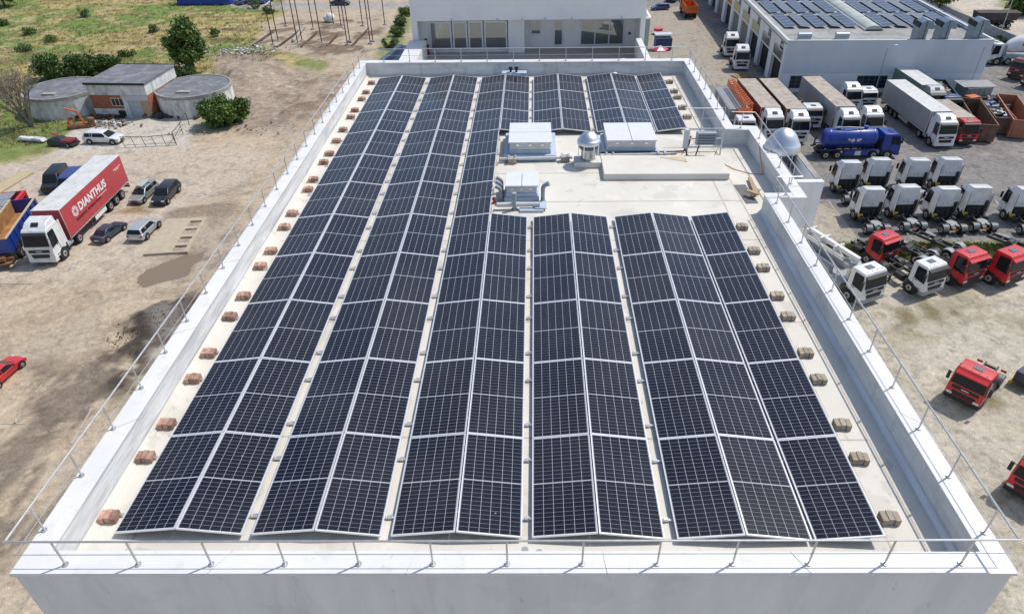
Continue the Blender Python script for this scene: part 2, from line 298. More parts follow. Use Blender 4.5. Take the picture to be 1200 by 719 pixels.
def ground():
    xs = np.concatenate([[-1500,-700,-300,-200,-160], np.arange(-140, -25, .42), np.arange(-25, 25, 2.0), np.arange(25, 112, .42), [120,160,220,400,900,1500]])
    ys = np.concatenate([[-900,-300,-80,-20], np.arange(0, 70, .34), np.arange(70, 120, .5), np.arange(120, 215, .8), [225,260,330,500,900,1800]])
    X, Y = np.meshgrid(xs, ys)
    C = np.zeros(X.shape+(3,)); H = np.zeros(X.shape)
    def mixc(w, c):
        nonlocal C
        w = w[..., None] if w.ndim == 2 else w
        C = C*(1-w)+np.array(c)*w
    n1 = fbm(X, Y, 14); n2 = fbm(X+31, Y+7, 3.2, 5); n3 = fbm(X+3, Y+77, 1.0, 4); ns = fbm(X*.35+9, Y*1.6, 2.5, 5)
    C[:] = (0.44, 0.345, 0.235)
    mixc(ss(n1, .42, .62)*.65, (0.50, 0.41, 0.30)); mixc(ss(n2, .52, .72)*.45, (0.33, 0.25, 0.165)); mixc(ss(ns, .55, .75)*.4, (0.30, 0.235, 0.165)); mixc(ss(n3, .6, .8)*.25, (0.54, 0.45, 0.33))
    right = ss(X, 18, 20)
    mixc(right, (0.42, 0.375, 0.295)); mixc(right*ss(n2, .48, .68)*.6, (0.31, 0.27, 0.17)); mixc(right*ss(n3, .5, .75)*.45, (0.52, 0.46, 0.36)); mixc(right*ss(fbm(X+200, Y, 5), .58, .75)*.6, (0.24, 0.21, 0.11))
    rt_ = np.random.RandomState(11)
    for k in range(34):       # tyre tracks: pairs of arcs
        side = k % 3 != 0; cx = rt_.uniform(-75,-25) if side else rt_.uniform(28,60); cy = rt_.uniform(25,85) if side else rt_.uniform(10,50); rad = rt_.uniform(9,38); a0 = rt_.uniform(-3.14,3.14); span = rt_.uniform(.5,1.5)
        ox, oy = cx-rad*math.cos(a0), cy-rad*math.sin(a0); dX, dY = X-ox, Y-oy; rr = np.hypot(dX, dY); an = np.abs((np.arctan2(dY, dX)-a0+np.pi) % (2*np.pi)-np.pi); fade = ss(span-an, 0, .35)
        for off_ in (-.95, .95): mixc(fade*np.exp(-((rr-rad-off_)/.28)**2)*.38*ss(n3, .3, .6), (0.27, 0.215, 0.15) if k % 2 else (0.55, 0.46, 0.34))
    mixc(ss(fbm(X+5, Y+60, 6, 5), .55, .7)*.35, (0.34, 0.30, 0.25))
    # large worn concrete apron on the left
    z = zone([(-300,215),(20,190),(60,176),(210,172),(330,175),(210,250),(150,330),(60,330),(-300,360)], X, Y, 2.0, .8); mixc(z*.6, (0.475, 0.405, 0.325)); mixc(z*ss(n2, .5, .7)*.35, (0.40, 0.32, 0.23))
    z = zone([(90,150),(150,136),(235,134),(222,172),(60,180),(70,160)], X, Y, .8, .5); mixc(z*.85, (0.50, 0.46, 0.39)); mixc(z*ss(n3, .5, .7)*.3, (0.33, 0.31, 0.27))
    # field
    z = zone([(-500,200),(0,190),(50,181),(70,160),(110,135),(200,135),(262,118),(256,62),(300,78),(370,86),(378,76),(340,64),(300,50),(308,28),(335,12),(335,-70),(-500,-70)], X, Y, 2.2, .8)
    field = z.copy()
    mixc(z, (0.36, 0.29, 0.095)); gn = fbm(X+400, Y*1.5, 16, 4); mixc(z*ss(gn, .40, .50), (0.155, 0.235, 0.045)); mixc(z*ss(n2, .50, .64)*.8, (0.44, 0.34, 0.16)); mixc(z*ss(fbm(X*1.2, Y*1.2+300, 2.2, 4), .56, .7)*.6, (0.10, 0.125, 0.035)); mixc(z*ss(ns, .56, .70)*.7, (0.17, 0.105, 0.055)); mixc(z*ss(n3, .6, .75)*.35, (.46, .40, .22))
    # foreground grass corner by the dead tree
    z = zone([(-300,190),(0,186),(52,176),(66,160),(70,140),(0,140),(-300,150)], X, Y, .8, .4); mixc(z*.8, (0.15, 0.21, 0.05)); mixc(z*ss(n3, .5, .7)*.5, (0.26, 0.25, 0.09))
    for pg in ([(455,75),(470,55),(482,30),(482,4),(468,8),(462,30),(446,48),(440,75)], [(228,140),(300,140),(300,150),(250,152)], [(360,70),(385,72),(380,84),(350,80)]):
        z = zone(pg, X, Y, .9, .5); mixc(z*.85, (0.17, 0.22, 0.06)); mixc(z*ss(n3, .5, .7)*.5, (0.33, 0.28, 0.13))
    # far road on the left, building site
    z = zone([(255,3),(500,3),(500,11),(290,12)], X, Y, .3, .3); mixc(z*.9, (0.34, 0.32, 0.29))
    z = zone([(318,26),(440,22),(452,38),(445,60),(398,70),(340,60),(300,52)], X, Y, 1.5, .8); mixc(z, (0.42, 0.34, 0.24)); mixc(z*ss(n2, .48, .6)*.9, (0.17, 0.12, 0.08)); H += z*(n2-.5)*.9
    # rubble mound
    z = zone([(262,60),(300,62),(345,80),(430,92),(360,140),(290,158),(268,150),(256,110)], X, Y, 2.0, 1.0); mound = z.copy(); mixc(z, (0.335, 0.26, 0.19)); mixc(z*ss(n3, .5, .68)*.8, (0.23, 0.175, 0.13)); mixc(z*ss(fbm(X, Y, .7, 3), .6, .8)*.6, (.52, .46, .38))
    cx, cy = gp(285, 100); H += 2.2*np.exp(-(((X-cx)/7)**2+((Y-cy)/9)**2))*z+z*(n2-.5)*.9+z*(n3-.5)*.35
    z = zone([(330,85),(410,88),(425,90),(350,150),(340,150),(320,120)], X, Y, 1.5, 1); mixc(z*ss(n2, .5, .65)*.8, (0.20, 0.14, 0.09)); H += z*(n2-.5)*.5
    # wet soil and tyre tracks below
    z = zone([(120,410),(150,375),(195,352),(250,330),(250,400),(150,470),(100,440)], X, Y, 1.6, .8); mixc(z*ss(fbm(X+12,Y,1.9,5), .33, .46)*.95, (0.085, 0.066, 0.05)); H += z*ss(n2, .35, .6)*.3+z*(n3-.4)*.3
    z = zone([(130,414),(152,398),(160,372),(178,357),(216,350),(216,362),(184,372),(180,398),(178,416),(150,421)], X, Y, 1.5, .3, 1.3); mixc(z*.95, (.055,.043,.034)); H += z*(.08+n3*.45)
    z = zone([(120,452),(150,440),(160,452),(140,466),(122,466)], X, Y, .6, .3); mixc(z*.9, (.075,.058,.045)); H += z*n3*.5
    z = zone([(172,364),(190,358),(217,358),(206,394),(185,396),(178,380)], X, Y, .3, .3); mixc(z*.9, (.19,.175,.155)); H *= (1-z*.8)
    z = zone([(185,410),(215,396),(225,410),(190,440),(170,430)], X, Y, .5, .3); mixc(z*.85, (.40,.36,.30)); H *= (1-z*.8)
    z = zone([(-60,440),(60,420),(140,420),(240,360),(240,480),(120,600),(-60,720)], X, Y, 2.0, 1.0); mixc(z*ss(fbm(X*1.3, Y*.6, 2.6, 5), .46, .6)*.8, (0.17, 0.135, 0.10)); mixc(z*ss(n3, .6, .75)*.4, (.50, .41, .29)); H += z*(n2-.5)*.12
    z = zone([(205,255),(275,255),(275,300),(240,330),(160,330),(150,345),(190,300)], X, Y, 1.4, .7); mixc(z*.7, (0.36, 0.30, 0.23)); mixc(z*ss(n3, .5, .65)*.7, (0.24, 0.19, 0.14)); H += z*(n2-.45)*.35
    z = zone([(200,248),(262,236),(280,240),(275,252),(205,258)], X, Y, .8, .5); mixc(z*.85, (0.24, 0.18, 0.13)); H += z*.35
    z = zone([(138,246),(168,240),(176,250),(140,251)], X, Y, .5, .3); mixc(z*.85, (0.22, 0.15, 0.06))
    z = zone([(165,332),(163,325),(180,313),(200,303),(216,299),(230,298),(243,291),(236,299),(226,306),(221,314),(223,319),(212,322),(198,326),(180,333),(171,338)], X, Y, .35, .35); H = H*(1-z)-z*.22; mixc(z, (.22,.16,.11))
    # yard on the right
    z = zone([(742,-80),(1085,-80),(1190,40),(1400,90),(1400,284),(700,284),(700,80),(742,60)], X, Y, .15, .2); yard = z.copy()
    mixc(z, (0.215, 0.20, 0.185)); mixc(z*ss(n1, .45, .65)*.5, (0.26, 0.24, 0.215)); mixc(z*ss(n2, .55, .75)*.35, (0.15, 0.14, 0.13)); mixc(z*ss(fbm(X+80, Y, 1.4, 4), .63, .78)*.5, (0.34, 0.31, 0.28))
    H *= (1-z)
    z = zone([(742,200),(935,200),(960,239),(971,239),(1009,284),(742,284)], X, Y, .05, .05); mixc(z*.9, (0.40, 0.34, 0.26)); mixc(z*ss(n2, .5, .75)*.4, (0.32, 0.27, 0.205))
    z = zone([(740,8),(805,8),(850,50),(905,100),(740,100)], X, Y, .1, .1); mixc(z*.85, (0.36, 0.305, 0.235)); mixc(z*ss(n2, .55, .75)*.4, (0.28, 0.24, 0.19))
    z = zone([(955,284),(1400,284),(1400,300),(1150,300),(1070,305),(1000,303),(975,296)], X, Y, .5, .25); mixc(z, (0.18, 0.215, 0.06)); mixc(z*ss(n3, .5, .7)*.6, (0.30, 0.26, 0.11))
    z = zone([(1093,-80),(1400,-80),(1400,85),(1195,48),(1160,38),(1110,4)], X, Y, .8, .6); mixc(z, (0.50, 0.435, 0.345)); mixc(z*ss(n2, .5, .7)*.5, (0.38, 0.32, 0.25))
    z = zone([(1150,-60),(1400,-60),(1400,20),(1200,14),(1172,8)], X, Y, 1.2, .8); mixc(z, (0.17, 0.20, 0.06)); mixc(z*ss(n2, .5, .65)*.6, (0.36, 0.31, 0.14))
    for cx, cy, a, b, c in ((1061,370,.9,1.6,(.15,.12,.05)), (1093,366,1.0,1.9,(.15,.12,.05)), (1121,367,.5,.8,(.17,.13,.08)), (1051,386,.6,.8,(.27,.23,.17)), (1160,470,1.3,1.1,(.19,.15,.06)), (1140,450,1.5,1.5,(.27,.24,.2))):
        x, y = gp(cx, cy); w = np.exp(-((((X-x)/a)**2+((Y-y)/b)**2)*(.6+n3*1.4))**1.5); mixc(w*.85, c)
    lum = C.mean(-1, keepdims=True); C = np.clip((lum+(C-lum)*.90)*1.12, 0.01, .9)
    H += (n3-.5)*.04*(1-yard)
    H *= ss(-np.abs(X-45), -60, -3)*0+1
    nx, ny = len(xs), len(ys)
    me = bpy.data.meshes.new('ground'); V = np.stack([X, Y, GZ+H], -1).reshape(-1, 3)
    ii = (np.arange(ny-1)[:, None]*nx+np.arange(nx-1)[None, :]).ravel(); Fc = np.stack([ii, ii+1, ii+nx+1, ii+nx], -1)
    me.vertices.add(len(V)); me.vertices.foreach_set('co', V.ravel()); me.loops.add(Fc.size); me.loops.foreach_set('vertex_index', Fc.ravel().astype(np.int32))
    me.polygons.add(len(Fc)); me.polygons.foreach_set('loop_start', np.arange(0, Fc.size, 4, dtype=np.int32)); me.update(calc_edges=True)
    me.polygons.foreach_set('use_smooth', np.ones(len(Fc), bool))
    at_ = me.color_attributes.new('albedo', 'FLOAT_COLOR', 'POINT'); at_.data.foreach_set('color', np.concatenate([C.reshape(-1, 3), np.ones((len(V), 1))], 1).ravel().astype(np.float32))
    m = bpy.data.materials.new('ground_soil_and_asphalt'); m.use_nodes = True; nt = m.node_tree; N = nt.nodes; L = nt.links; b = N['Principled BSDF']; b.inputs['Roughness'].default_value = .95; b.inputs['Specular IOR Level'].default_value = .2
    a = N.new('ShaderNodeAttribute'); a.attribute_name = 'albedo'; geo = N.new('ShaderNodeNewGeometry')
    t1 = N.new('ShaderNodeTexNoise'); t1.inputs['Scale'].default_value = 2.6; t1.inputs['Detail'].default_value = 10; t1.inputs['Roughness'].default_value = .78; L.new(geo.outputs['Position'], t1.inputs['Vector'])
    mr = N.new('ShaderNodeMapRange'); mr.inputs[1].default_value = .3; mr.inputs[2].default_value = .7; mr.inputs[3].default_value = .66; mr.inputs[4].default_value = 1.3; L.new(t1.outputs['Fac'], mr.inputs[0])
    fac = mr.outputs[0]
    for sc_, lo, hi, mul, dt in ((.9, .545, .575, .80, 12), (.33, .56, .60, .84, 12), (3.4, .60, .63, .72, 6), (1.7, .60, .64, 1.16, 12), (14.0, .35, .65, .86, 3)):
        t_ = N.new('ShaderNodeTexNoise'); t_.inputs['Scale'].default_value = sc_; t_.inputs['Detail'].default_value = dt; t_.inputs['Roughness'].default_value = .66; t_.inputs['Distortion'].default_value = .6
        vv = N.new('ShaderNodeVectorMath'); vv.operation = 'ADD'; vv.inputs[1].default_value = (sc_*37, sc_*11, 0); L.new(geo.outputs['Position'], vv.inputs[0]); L.new(vv.outputs[0], t_.inputs['Vector'])
        r_ = N.new('ShaderNodeMapRange'); r_.inputs[1].default_value = lo; r_.inputs[2].default_value = hi; r_.inputs[3].default_value = 1.0 if sc_ < 10 else 1.12; r_.inputs[4].default_value = mul; L.new(t_.outputs['Fac'], r_.inputs[0])
        mu = N.new('ShaderNodeMath'); mu.operation = 'MULTIPLY'; L.new(fac, mu.inputs[0]); L.new(r_.outputs[0], mu.inputs[1]); fac = mu.outputs[0]
    vm = N.new('ShaderNodeVectorMath'); vm.operation = 'SCALE'; L.new(a.outputs['Color'], vm.inputs[0]); L.new(fac, vm.inputs['Scale']); L.new(vm.outputs[0], b.inputs['Base Color'])
    t2 = N.new('ShaderNodeTexNoise'); t2.inputs['Scale'].default_value = 2.2; t2.inputs['Detail'].default_value = 8; t2.inputs['Roughness'].default_value = .65; L.new(geo.outputs['Position'], t2.inputs['Vector'])
    bp = N.new('ShaderNodeBump'); bp.inputs['Strength'].default_value = .35; bp.inputs['Distance'].default_value = .12; L.new(t2.outputs['Fac'], bp.inputs['Height']); L.new(bp.outputs[0], b.inputs['Normal'])
    me.materials.append(m); o = link(bpy.data.objects.new('ground', me)); structure(o)
    return X, Y, field
GX, GY, GFIELD = ground()
# ------------------------------------------------------------------ the main building
OUT = [(-7.58,-.98),(6.93,-.76),(6.93,10.95),(7.72,10.95),(7.72,16.3),(6.92,16.4),(6.92,24.35),(-7.74,24.62)]
INN = [(-7.24,-.62),(6.65,-.46),(6.65,11.22),(7.44,11.22),(7.44,16.02),(6.65,16.12),(6.65,24.06),(-7.45,24.33)]
PZ = 0.60
bld = thing('main_building', 'white flat roofed building carrying the long rows of solar panels', 'building', (0,0,GZ))
def up(o): o.location.z -= GZ; return o            # part meshes are written with the roof deck at z = 0
w = MB(); n = len(OUT)
for i in range(n):
    a, b = OUT[i], OUT[(i+1) % n]; c, d = INN[i], INN[(i+1) % n]
    w.add([(*a,GZ+.01),(*b,GZ+.01),(*b,PZ-.02),(*a,PZ-.02),(*c,-.3),(*d,-.3),(*d,PZ-.02),(*c,PZ-.02)], [(0,1,2,3),(2,6,7,3)], 0)
up(w.build('outer_wall', M_WALLW, bld))
w = MB()
for i in range(n):
    c, d = INN[i], INN[(i+1) % n]
    w.add([(*c,-.02),(*d,-.02),(*d,PZ-.02),(*c,PZ-.02)], [(0,1,2,3)], 1 if i == n-1 else 0)
up(w.build('parapet_inner_face', [M_PARA, M_UPST], bld))
w = MB(); e1 = .03
def off(P, d):
    res = []; m_ = len(P)
    for i in range(m_):
        p0, p, p2 = Vector(P[i-1]), Vector(P[i]), Vector(P[(i+1) % m_]); t1 = (p-p0).normalized(); t2 = (p2-p).normalized()
        n1 = Vector((t1.y,-t1.x)); n2 = Vector((t2.y,-t2.x)); q = (n1+n2); q = q/(1+n1.dot(n2)); res.append(tuple(p+q*d))
    return res
CO, CI = off(OUT, .035), off(INN, -.025)
for i in range(n):
    a, b, c, d = CO[i], CO[(i+1) % n], CI[i], CI[(i+1) % n]
    L_ = (Vector(a)-Vector(b)).length; k = max(1, round(L_/3.0))
    for j in range(k):
        g = .007/L_ if k > 1 else 0
        t0, t1 = j/k+(g if j else 0), (j+1)/k-(g if j < k-1 else 0); lp = lambda p, q, t: (p[0]+(q[0]-p[0])*t, p[1]+(q[1]-p[1])*t)
        A, B, C_, D = lp(a,b,t0), lp(a,b,t1), lp(c,d,t0), lp(c,d,t1); z = PZ
        w.add([(*A,z-.055),(*B,z-.055),(*B,z),(*A,z),(*C_,z-.035),(*D,z-.035),(*D,z-.012),(*C_,z-.012)], [(0,1,2,3),(3,2,6,7),(7,6,5,4),(0,3,7,4),(1,5,6,2)])
up(w.build('coping', M_COPE, bld))
w = MB(); w.add([(*p,0.0) for p in INN], [tuple(range(n))]); up(w.build('roof_membrane', M_ROOF, bld))
# welded membrane seams and the sloping fillet along the left parapet
w = MB(); w.add([(-7.225,-.6,.10),(-7.43,24.3,.10),(-7.35,24.3,.004),(-7.14,-.6,.004)], [(0,1,2,3)]); up(w.build('corner_fillet', M_ROOF, bld))
w = MB(); w.add([(6.645,-.44,.10),(6.645,11.2,.10),(6.56,11.2,.004),(6.56,-.44,.004)], [(0,1,2,3)]); up(w.build('corner_fillet', M_UPST, bld))
w = MB()
for y in (2.3, 5.9, 9.6, 11.9, 13.9, 17.5, 20.8): w.box(-6.9, 6.3, y, y+.035, 0.001, .006)
for x in (-6.5, 5.7, 6.25): w.box(x, x+.035, -.4, 23.9, 0.001, .007)
up(w.build('membrane_seam', mat('membrane_seam', (0.56, 0.51, 0.43), .7, var=.15), bld))
# projecting shaft box on the right with its open top
w = MB(); x0, x1, y0, y1, zt, zb = 7.725, 8.74, 12.28, 15.55, .42, -1.12
w.box(x0, x1, y0, y0+.2, zb, zt); w.box(x0, x1, y1-.2, y1, zb, zt); w.box(x1-.24, x1, y0+.2, y1-.2, zb, zt-.02); w.box(x0, x1-.24, y0+.2, y1-.2, zb, -.55)
w.box(x0, x0+.12, y0+.2, y1-.2, zb, zt-.03)
up(w.build('shaft_box', M_WALLW, bld, bevel=.01))
w = MB(); w.box(x1-.21, x1-.03, y0+.25, y1-.25, zt-.02, zt+.012); w.box(x0+.15, x1-.26, y0+.25, y0+1.3, -.55, -.50)
up(w.build('weathered_capping', M_CONC, bld))
w = MB(); w.box(x0+.2, x1-.35, 12.9, 13.6, -.5, -.15); up(w.build('shaft_duct', M_CURB, bld, bevel=.02))
w = MB(); w.prism([(2.29,13.36),(6.22,13.33),(6.22,14.75),(2.29,14.85)], .001, .22); w.box(1.40, 2.285, 14.28, 14.85, .001, .2)
up(w.build('raised_plinth', mat('plinth_render', (0.70, 0.67, 0.60), .8, col2=(.63,.595,.52), vscale=1.6), bld, bevel=.02))
# facade window band so that the wall is not blank from another viewpoint
for xw in (-5.5, -2.0, 1.5, 5.0):
    for zl in (-6.0, -10.0, -14.0, -18.0):
        w = MB(); yy = -.98+(xw+7.58)*.22/14.5; w.box(xw-.9, xw+.9, yy-.03, yy+.05, zl-.8, zl+.8, 0); fr = up(w.build('window', M_WIN, bld))

# ------------------------------------------------------------------ solar panels on the roof
RIDGE = [-5.715, -3.446, -1.170, 1.103, 3.412, 5.575]
ROW = 2.1385; HW = 1.045; TILT = math.atan(.13/HW); PW = HW/math.cos(TILT); PL = 2.127; RZ = .25; RY = .058
def make_panel():
    t = thing('solar_panel', 'x', 'solar panel', group='solar panels on the main roof')
    w = MB(); a, b = PW/2, PL/2; fr = .015; h = .035
    w.box(-a, a, -b, -b+fr, -h, 0); w.box(-a, a, b-fr, b, -h, 0); w.box(-a, -a+fr, -b+fr, b-fr, -h, 0); w.box(a-fr, a, -b+fr, b-fr, -h, 0)
    w.build('frame', mat('panel_frame', (0.80, 0.81, 0.82), .4, .35, var=.05), t)
    w = MB(); w.box(-a+fr, a-fr, -b+fr, b-fr, -.012, -.004); w.build('cell_sheet', M_CELL, t)
    return index(t)
P0 = make_panel(); used0 = False
SIDES = {}
def put_panel(c, side, j, label):
    global used0
    xr = RIDGE[c]; rot = TILT if side > 0 else -TILT
    xc = xr+side*(HW/2+.012); zc = RZ-.13/2
    if used0: o = dup(P0)
    else: o = P0; used0 = True
    o.location = (xc, RY+j*ROW+ROW/2, zc); o.rotation_euler = (random.uniform(-.003,.003), rot+random.uniform(-.003,.003), 0)
    o['label'] = label
CN = ['leftmost', 'second', 'third', 'fourth', 'fifth', 'single-slope rightmost']
for c in range(6):
    for side in (-1, 1):
        if c == 5 and side == 1: continue
        rows = range(11) if (c < 2 or (c == 2 and side == -1)) else list(range(5))+[8,9,10]
        for j in rows:
            ss_ = 'left' if side < 0 else 'right'
            rn = ORD[j]+' from the near end' if j < 5 or c < 2 or (c == 2 and side < 0) else ['nearest','middle','farthest'][j-8]+' of the far block'
            cn = CN[c]+' double row' if c < 5 else 'single-slope rightmost row'
            put_panel(c, side, j, f'dark solar panel, {rn}, {ss_} slope of the {cn}')
# cross rails with ridge struts, weighted at the ends by bricks
rows_y = [RY+j*ROW+d for j in range(11) for d in (.42, 1.68)]
for k, y in enumerate(rows_y):
    mid_gap = 5*ROW < y < 8*ROW
    x_end = 5.95 if not mid_gap else RIDGE[2]+.06
    t = thing('mounting_rail', f'thin aluminium cross rail under the panels, {ORD[k]} from the near parapet', 'mounting rail', (0, y, 0), group='cross rails carrying the panels')
    w = MB(); w.box(-6.95, x_end, -.02, .02, .012, .05); w.build('rail', M_ALU, t)
    for c in range(6):
        if mid_gap and c > 2: continue
        w = MB(); w.box(RIDGE[c]-.018, RIDGE[c]+.018, -.015, .015, .051, RZ-.04); w.build('upright', M_ALU, t)
        if not (mid_gap and c == 2) and c < 5: w = MB(); w.box(RIDGE[c]+HW+.055, RIDGE[c]+HW+.13, -.022, .022, .051, .08); w.build('clamp', M_ALU, t)
BRL = [(131,606),(172,536),(195,497),(228,444),(245,414),(270,371),(284,347),(304,312),(316,294),(332,266),(344,250),(358,222),(365,210.5),(379,190),(385,180),(395,165),(403,152),(411,137),(417,129),(425,116),(430,108),(437,97)]
BRR = [(1043,608),(1007,538),(987,498),(961,445),(943,414),(923,371),(911,347),(893,314),(884,294),(871,266),(804,137),(800,126),(793,114),(788,107),(782,96)]
def bricks(mt, gname, lab):
    t = thing('brick_stack', lab, 'bricks', group=gname); w_ = .102; hh_ = .125 if mt is M_RB else .13
    for k in range(3): w = MB(); w.box(-.148+k*.101, -.148+k*.101+.088, -.10+.012*(k%2), .095+.01*(k%2), 0, hh_+.008*(k%2)); w.build('brick', mt, t)
    return index(t)
bl = bricks(M_RB, 'red brick stacks along the left edge of the panels', 'x'); br = bricks(M_GB, 'grey block stacks along the right edge of the panels', 'x')
for L_, src, x, side in ((BRL, bl, -7.03, 'left'), (BRR, br, 5.87, 'right')):
    for i, p in enumerate(L_):
        y = at(p[0], p[1], .07)[1]+.02; o = src if i == 0 else dup(src)
        o.location = (x+random.uniform(-.02,.02), y, .006); o.rotation_euler.z = random.uniform(-.07,.07)
        col_ = 'reddish brick' if side == 'left' else 'grey block'
        o['label'] = f'{col_} ballast stack, {ORD[i]} from the near end along the {side} panel edge'

# ------------------------------------------------------------------ railings on the parapet
def railing(name, label, pts, z, mid, pitch=1.09, start=.7, low=PZ, r=.0165):
    t = thing('roof_railing', label, 'railing', (*pts[0], low)); loc = lambda p, q: (p[0]-pts[0][0], p[1]-pts[0][1], q-low)
    w = MB(); w.tube([loc(p, z) for p in pts], r, 8); w.build('top_rail', M_GALV, t, smooth=True)
    w = MB(); w.tube([loc(p, mid) for p in pts], .007, 6); w.build('middle_wire', M_GALV, t, smooth=True)
    for a, b in zip(pts[:-1], pts[1:]):
        a, b = Vector(a), Vector(b); L_ = (b-a).length; s0 = start if L_ > 2 else L_*.5; s = s0
        while s < L_-.05:
            p = a.lerp(b, s/L_); q = loc(p, z)
            w = MB(); w.cyl((q[0],q[1],.0), (q[0],q[1],q[2]), .015, n=8); w.cyl((q[0],q[1],0), (q[0],q[1],.018), .045, n=12); w.build('post', M_GALV, t, smooth=True); s += pitch
    return t
railing('r', 'steel railing along the near parapet edge', [(-7.55,-.85),(6.87,-.63)], 1.15, .84, 1.092, .69)
railing('r', 'steel railing along the left parapet beside the dirt yard', [(-7.53,-.83),(-7.55,24.40)], 1.15, .84, 1.08, .58)
railing('r', 'steel railing along the right parapet in front of the bay', [(6.85,-.61),(6.80,11.07)], 1.15, .84, 1.07, .5)
railing('r', 'steel railing around the projecting bay beside the roof ventilator', [(6.86,11.09),(7.56,11.10),(7.56,16.14),(6.78,16.22)], 1.15, .86, 1.15, .7)
railing('r', 'steel railing on the far right parapet behind the inverter frame', [(6.76,16.45),(6.77,24.1)], 1.15, .86, 1.1, .5)
railing('r', 'steel railing on the far parapet before the terrace', [(6.72,24.18),(-7.48,24.43)], 1.15, .86, 1.16, .6)
railing('r', 'short steel guard rail between inverters and right parapet', [(5.20,16.3),(6.50,16.3)], 1.25, .9, 1.2, .05, low=0.0)

# ------------------------------------------------------------------ roof equipment
def skylight(label, x0, x1, y0, y1, zt, split, base):
    t = thing('roof_skylight', label, 'skylight', ((x0+x1)/2, (y0+y1)/2, 0)); a, b = (x1-x0)/2, (y1-y0)/2
    w = MB(); w.box(-a-base, a+base, -b-base*.8, b+base*.8, .001, .20); w.box(-a-.02, a+.02, -b-.02, b+.02, .201, .33); w.build('curb', M_CURB, t, bevel=.015)
    w = MB(); w.box(-a, a, -b, b, .332, zt-.05); w.build('side_frame', mat('skylight_side', (.62,.62,.60), .5, var=.1), t, bevel=.01)
    if split == 'x': rects = [(-a-.04, -.008, -b-.04, b+.04), (.008, a+.04, -b-.04, b+.04)]
    else: rects = [(-a-.04, a+.04, -b-.04, -.01), (-a-.04, a+.04, .01, b+.04)]
    for q in rects: w = MB(); w.box(*q, zt-.048, zt); w.build('lid', M_LIDW, t, bevel=.012)
    w = MB()
    for k in (-.6, 0, .6): w.box(k*a-.05, k*a+.05, -b-.06, -b-.042, zt-.13, zt-.07)
    w.build('hinge', M_ALU, t)
    return t
skylight('white smoke vent skylight with a lid split crosswise, beside the left panels', -.74, .63, 15.05, 16.75, .62, 'y', .2)
skylight('white skylight with two side by side lids, behind the long plinth', 2.55, 4.15, 15.2, 16.72, .60, 'x', .12)
skylight('small white skylight hemmed in by bent grey pipes', -.74, .16, 11.85, 12.72, .58, 'x', .07)
def bend(label, pts, r, m=M_PIPE, cat='pipe', name='vent_pipe', base=True):
    o = pts[0]; t = thing(name, label, cat, o); w = MB(); P = [Vector(p)-Vector(o) for p in pts]
    # smooth the corners
    Q = [P[0]]
    for i in range(1, len(P)-1):
        a, b, c = P[i-1], P[i], P[i+1]; d = min((a-b).length, (c-b).length, r*3)*.5; A = b+(a-b).normalized()*d; B = b+(c-b).normalized()*d
        for k in range(5): s = k/4; Q.append(A*(1-s)**2+b*2*s*(1-s)+B*s*s)
    Q.append(P[-1]); w.tube(Q, r, 12); w.build('pipe', m, t, smooth=True)
    w = MB(); w.cyl(Q[-1]-(Q[-1]-Q[-2]).normalized()*.06, Q[-1]+(Q[-1]-Q[-2]).normalized()*.004, r*1.18, n=12); w.build('collar', m, t)
    if base: w = MB(); w.cyl((0,0,0), (0,0,.03), r*1.7, n=12); w.build('flange', m, t)
    return t
bend('bent grey pipe at the right end of the small skylight', [(.34,11.9,0),(.34,11.9,.52),(.52,11.88,.62)], .065)
for k, y in enumerate((12.55, 12.25, 11.95)):
    bend(['farthest','middle','nearest'][k]+' of three bent grey pipes left of the small skylight', [(-.92,y,0),(-.92,y,.42),(-1.07,y+.02,.50)], .06)
bend('upright grey vent pipe with dark mouth before the small skylight', [(-.50,11.4,0),(-.50,11.4,.55)], .06)
w = MB(); w.tube([(-1.02,11.42,.16),(-.55,11.44,.16),(.25,11.44,.16)], .075, 10)
tag(w.build('duct', M_PIPEL, smooth=True), 'pale horizontal duct lying before the small skylight', 'duct')
w = MB(); w.box(-.35, .36, 11.22, 11.42, .004, .07); w.box(.1, .45, 11.3, 11.75, .07, .11)
tag(w.build('flashing_sheet', M_CURB, bevel=.01), 'blue grey flashing sheet under the pale duct', 'flashing')
w = MB(); w.cyl((-1.12,11.83,.0), (-1.12,11.83,.2), .04, n=10); w.build('hydrant', M_RED); tag(bpy.data.objects['hydrant'], 'small red valve post beside the small skylight', 'valve')
def ventilator(label, x, y, r, z0, h):
    t = thing('roof_ventilator', label, 'ventilator', (x, y, z0))
    w = MB(); w.lathe([(r*.62,0),(r*.62,h*.42)], n=24); w.build('cylinder', mat('ventilator_drum', (.45,.47,.5), .3, .8, var=.2), t, smooth=True)
    w = MB(); w.lathe([(r*.80,h*.42),(r*.80,h*.55)], n=24); w.build('mesh_band', mat('ventilator_mesh', (.10,.12,.14), .5, .6), t, smooth=True)
    for k in range(6):
        a = k*math.pi/3; w = MB(); w.box(-.015,.015,-.015,.015,h*.12,h*.56); o = w.build('stay', M_ALU, t, loc=(r*.84*math.cos(a), r*.84*math.sin(a), 0))
    w = MB(); w.lathe([(r*.88,h*.56),(r*.985,h*.59),(r,h*.63),(r*.97,h*.70),(r*.90,h*.735),(r*.88,h*.74),(r*.80,h*.80),(r*.62,h*.89),(r*.36,h*.965),(r*.12,h*.995),(0.01,h)], n=40); w.build('cowl', M_STEEL, t, smooth=True)
    return t
ventilator('shiny steel dome ventilator standing on the step of the plinth', 1.86, 14.62, .385, .2, .92)
ventilator('large steel mushroom ventilator over the open shaft outside the parapet', 8.08, 14.45, .56, -.50, 1.75)
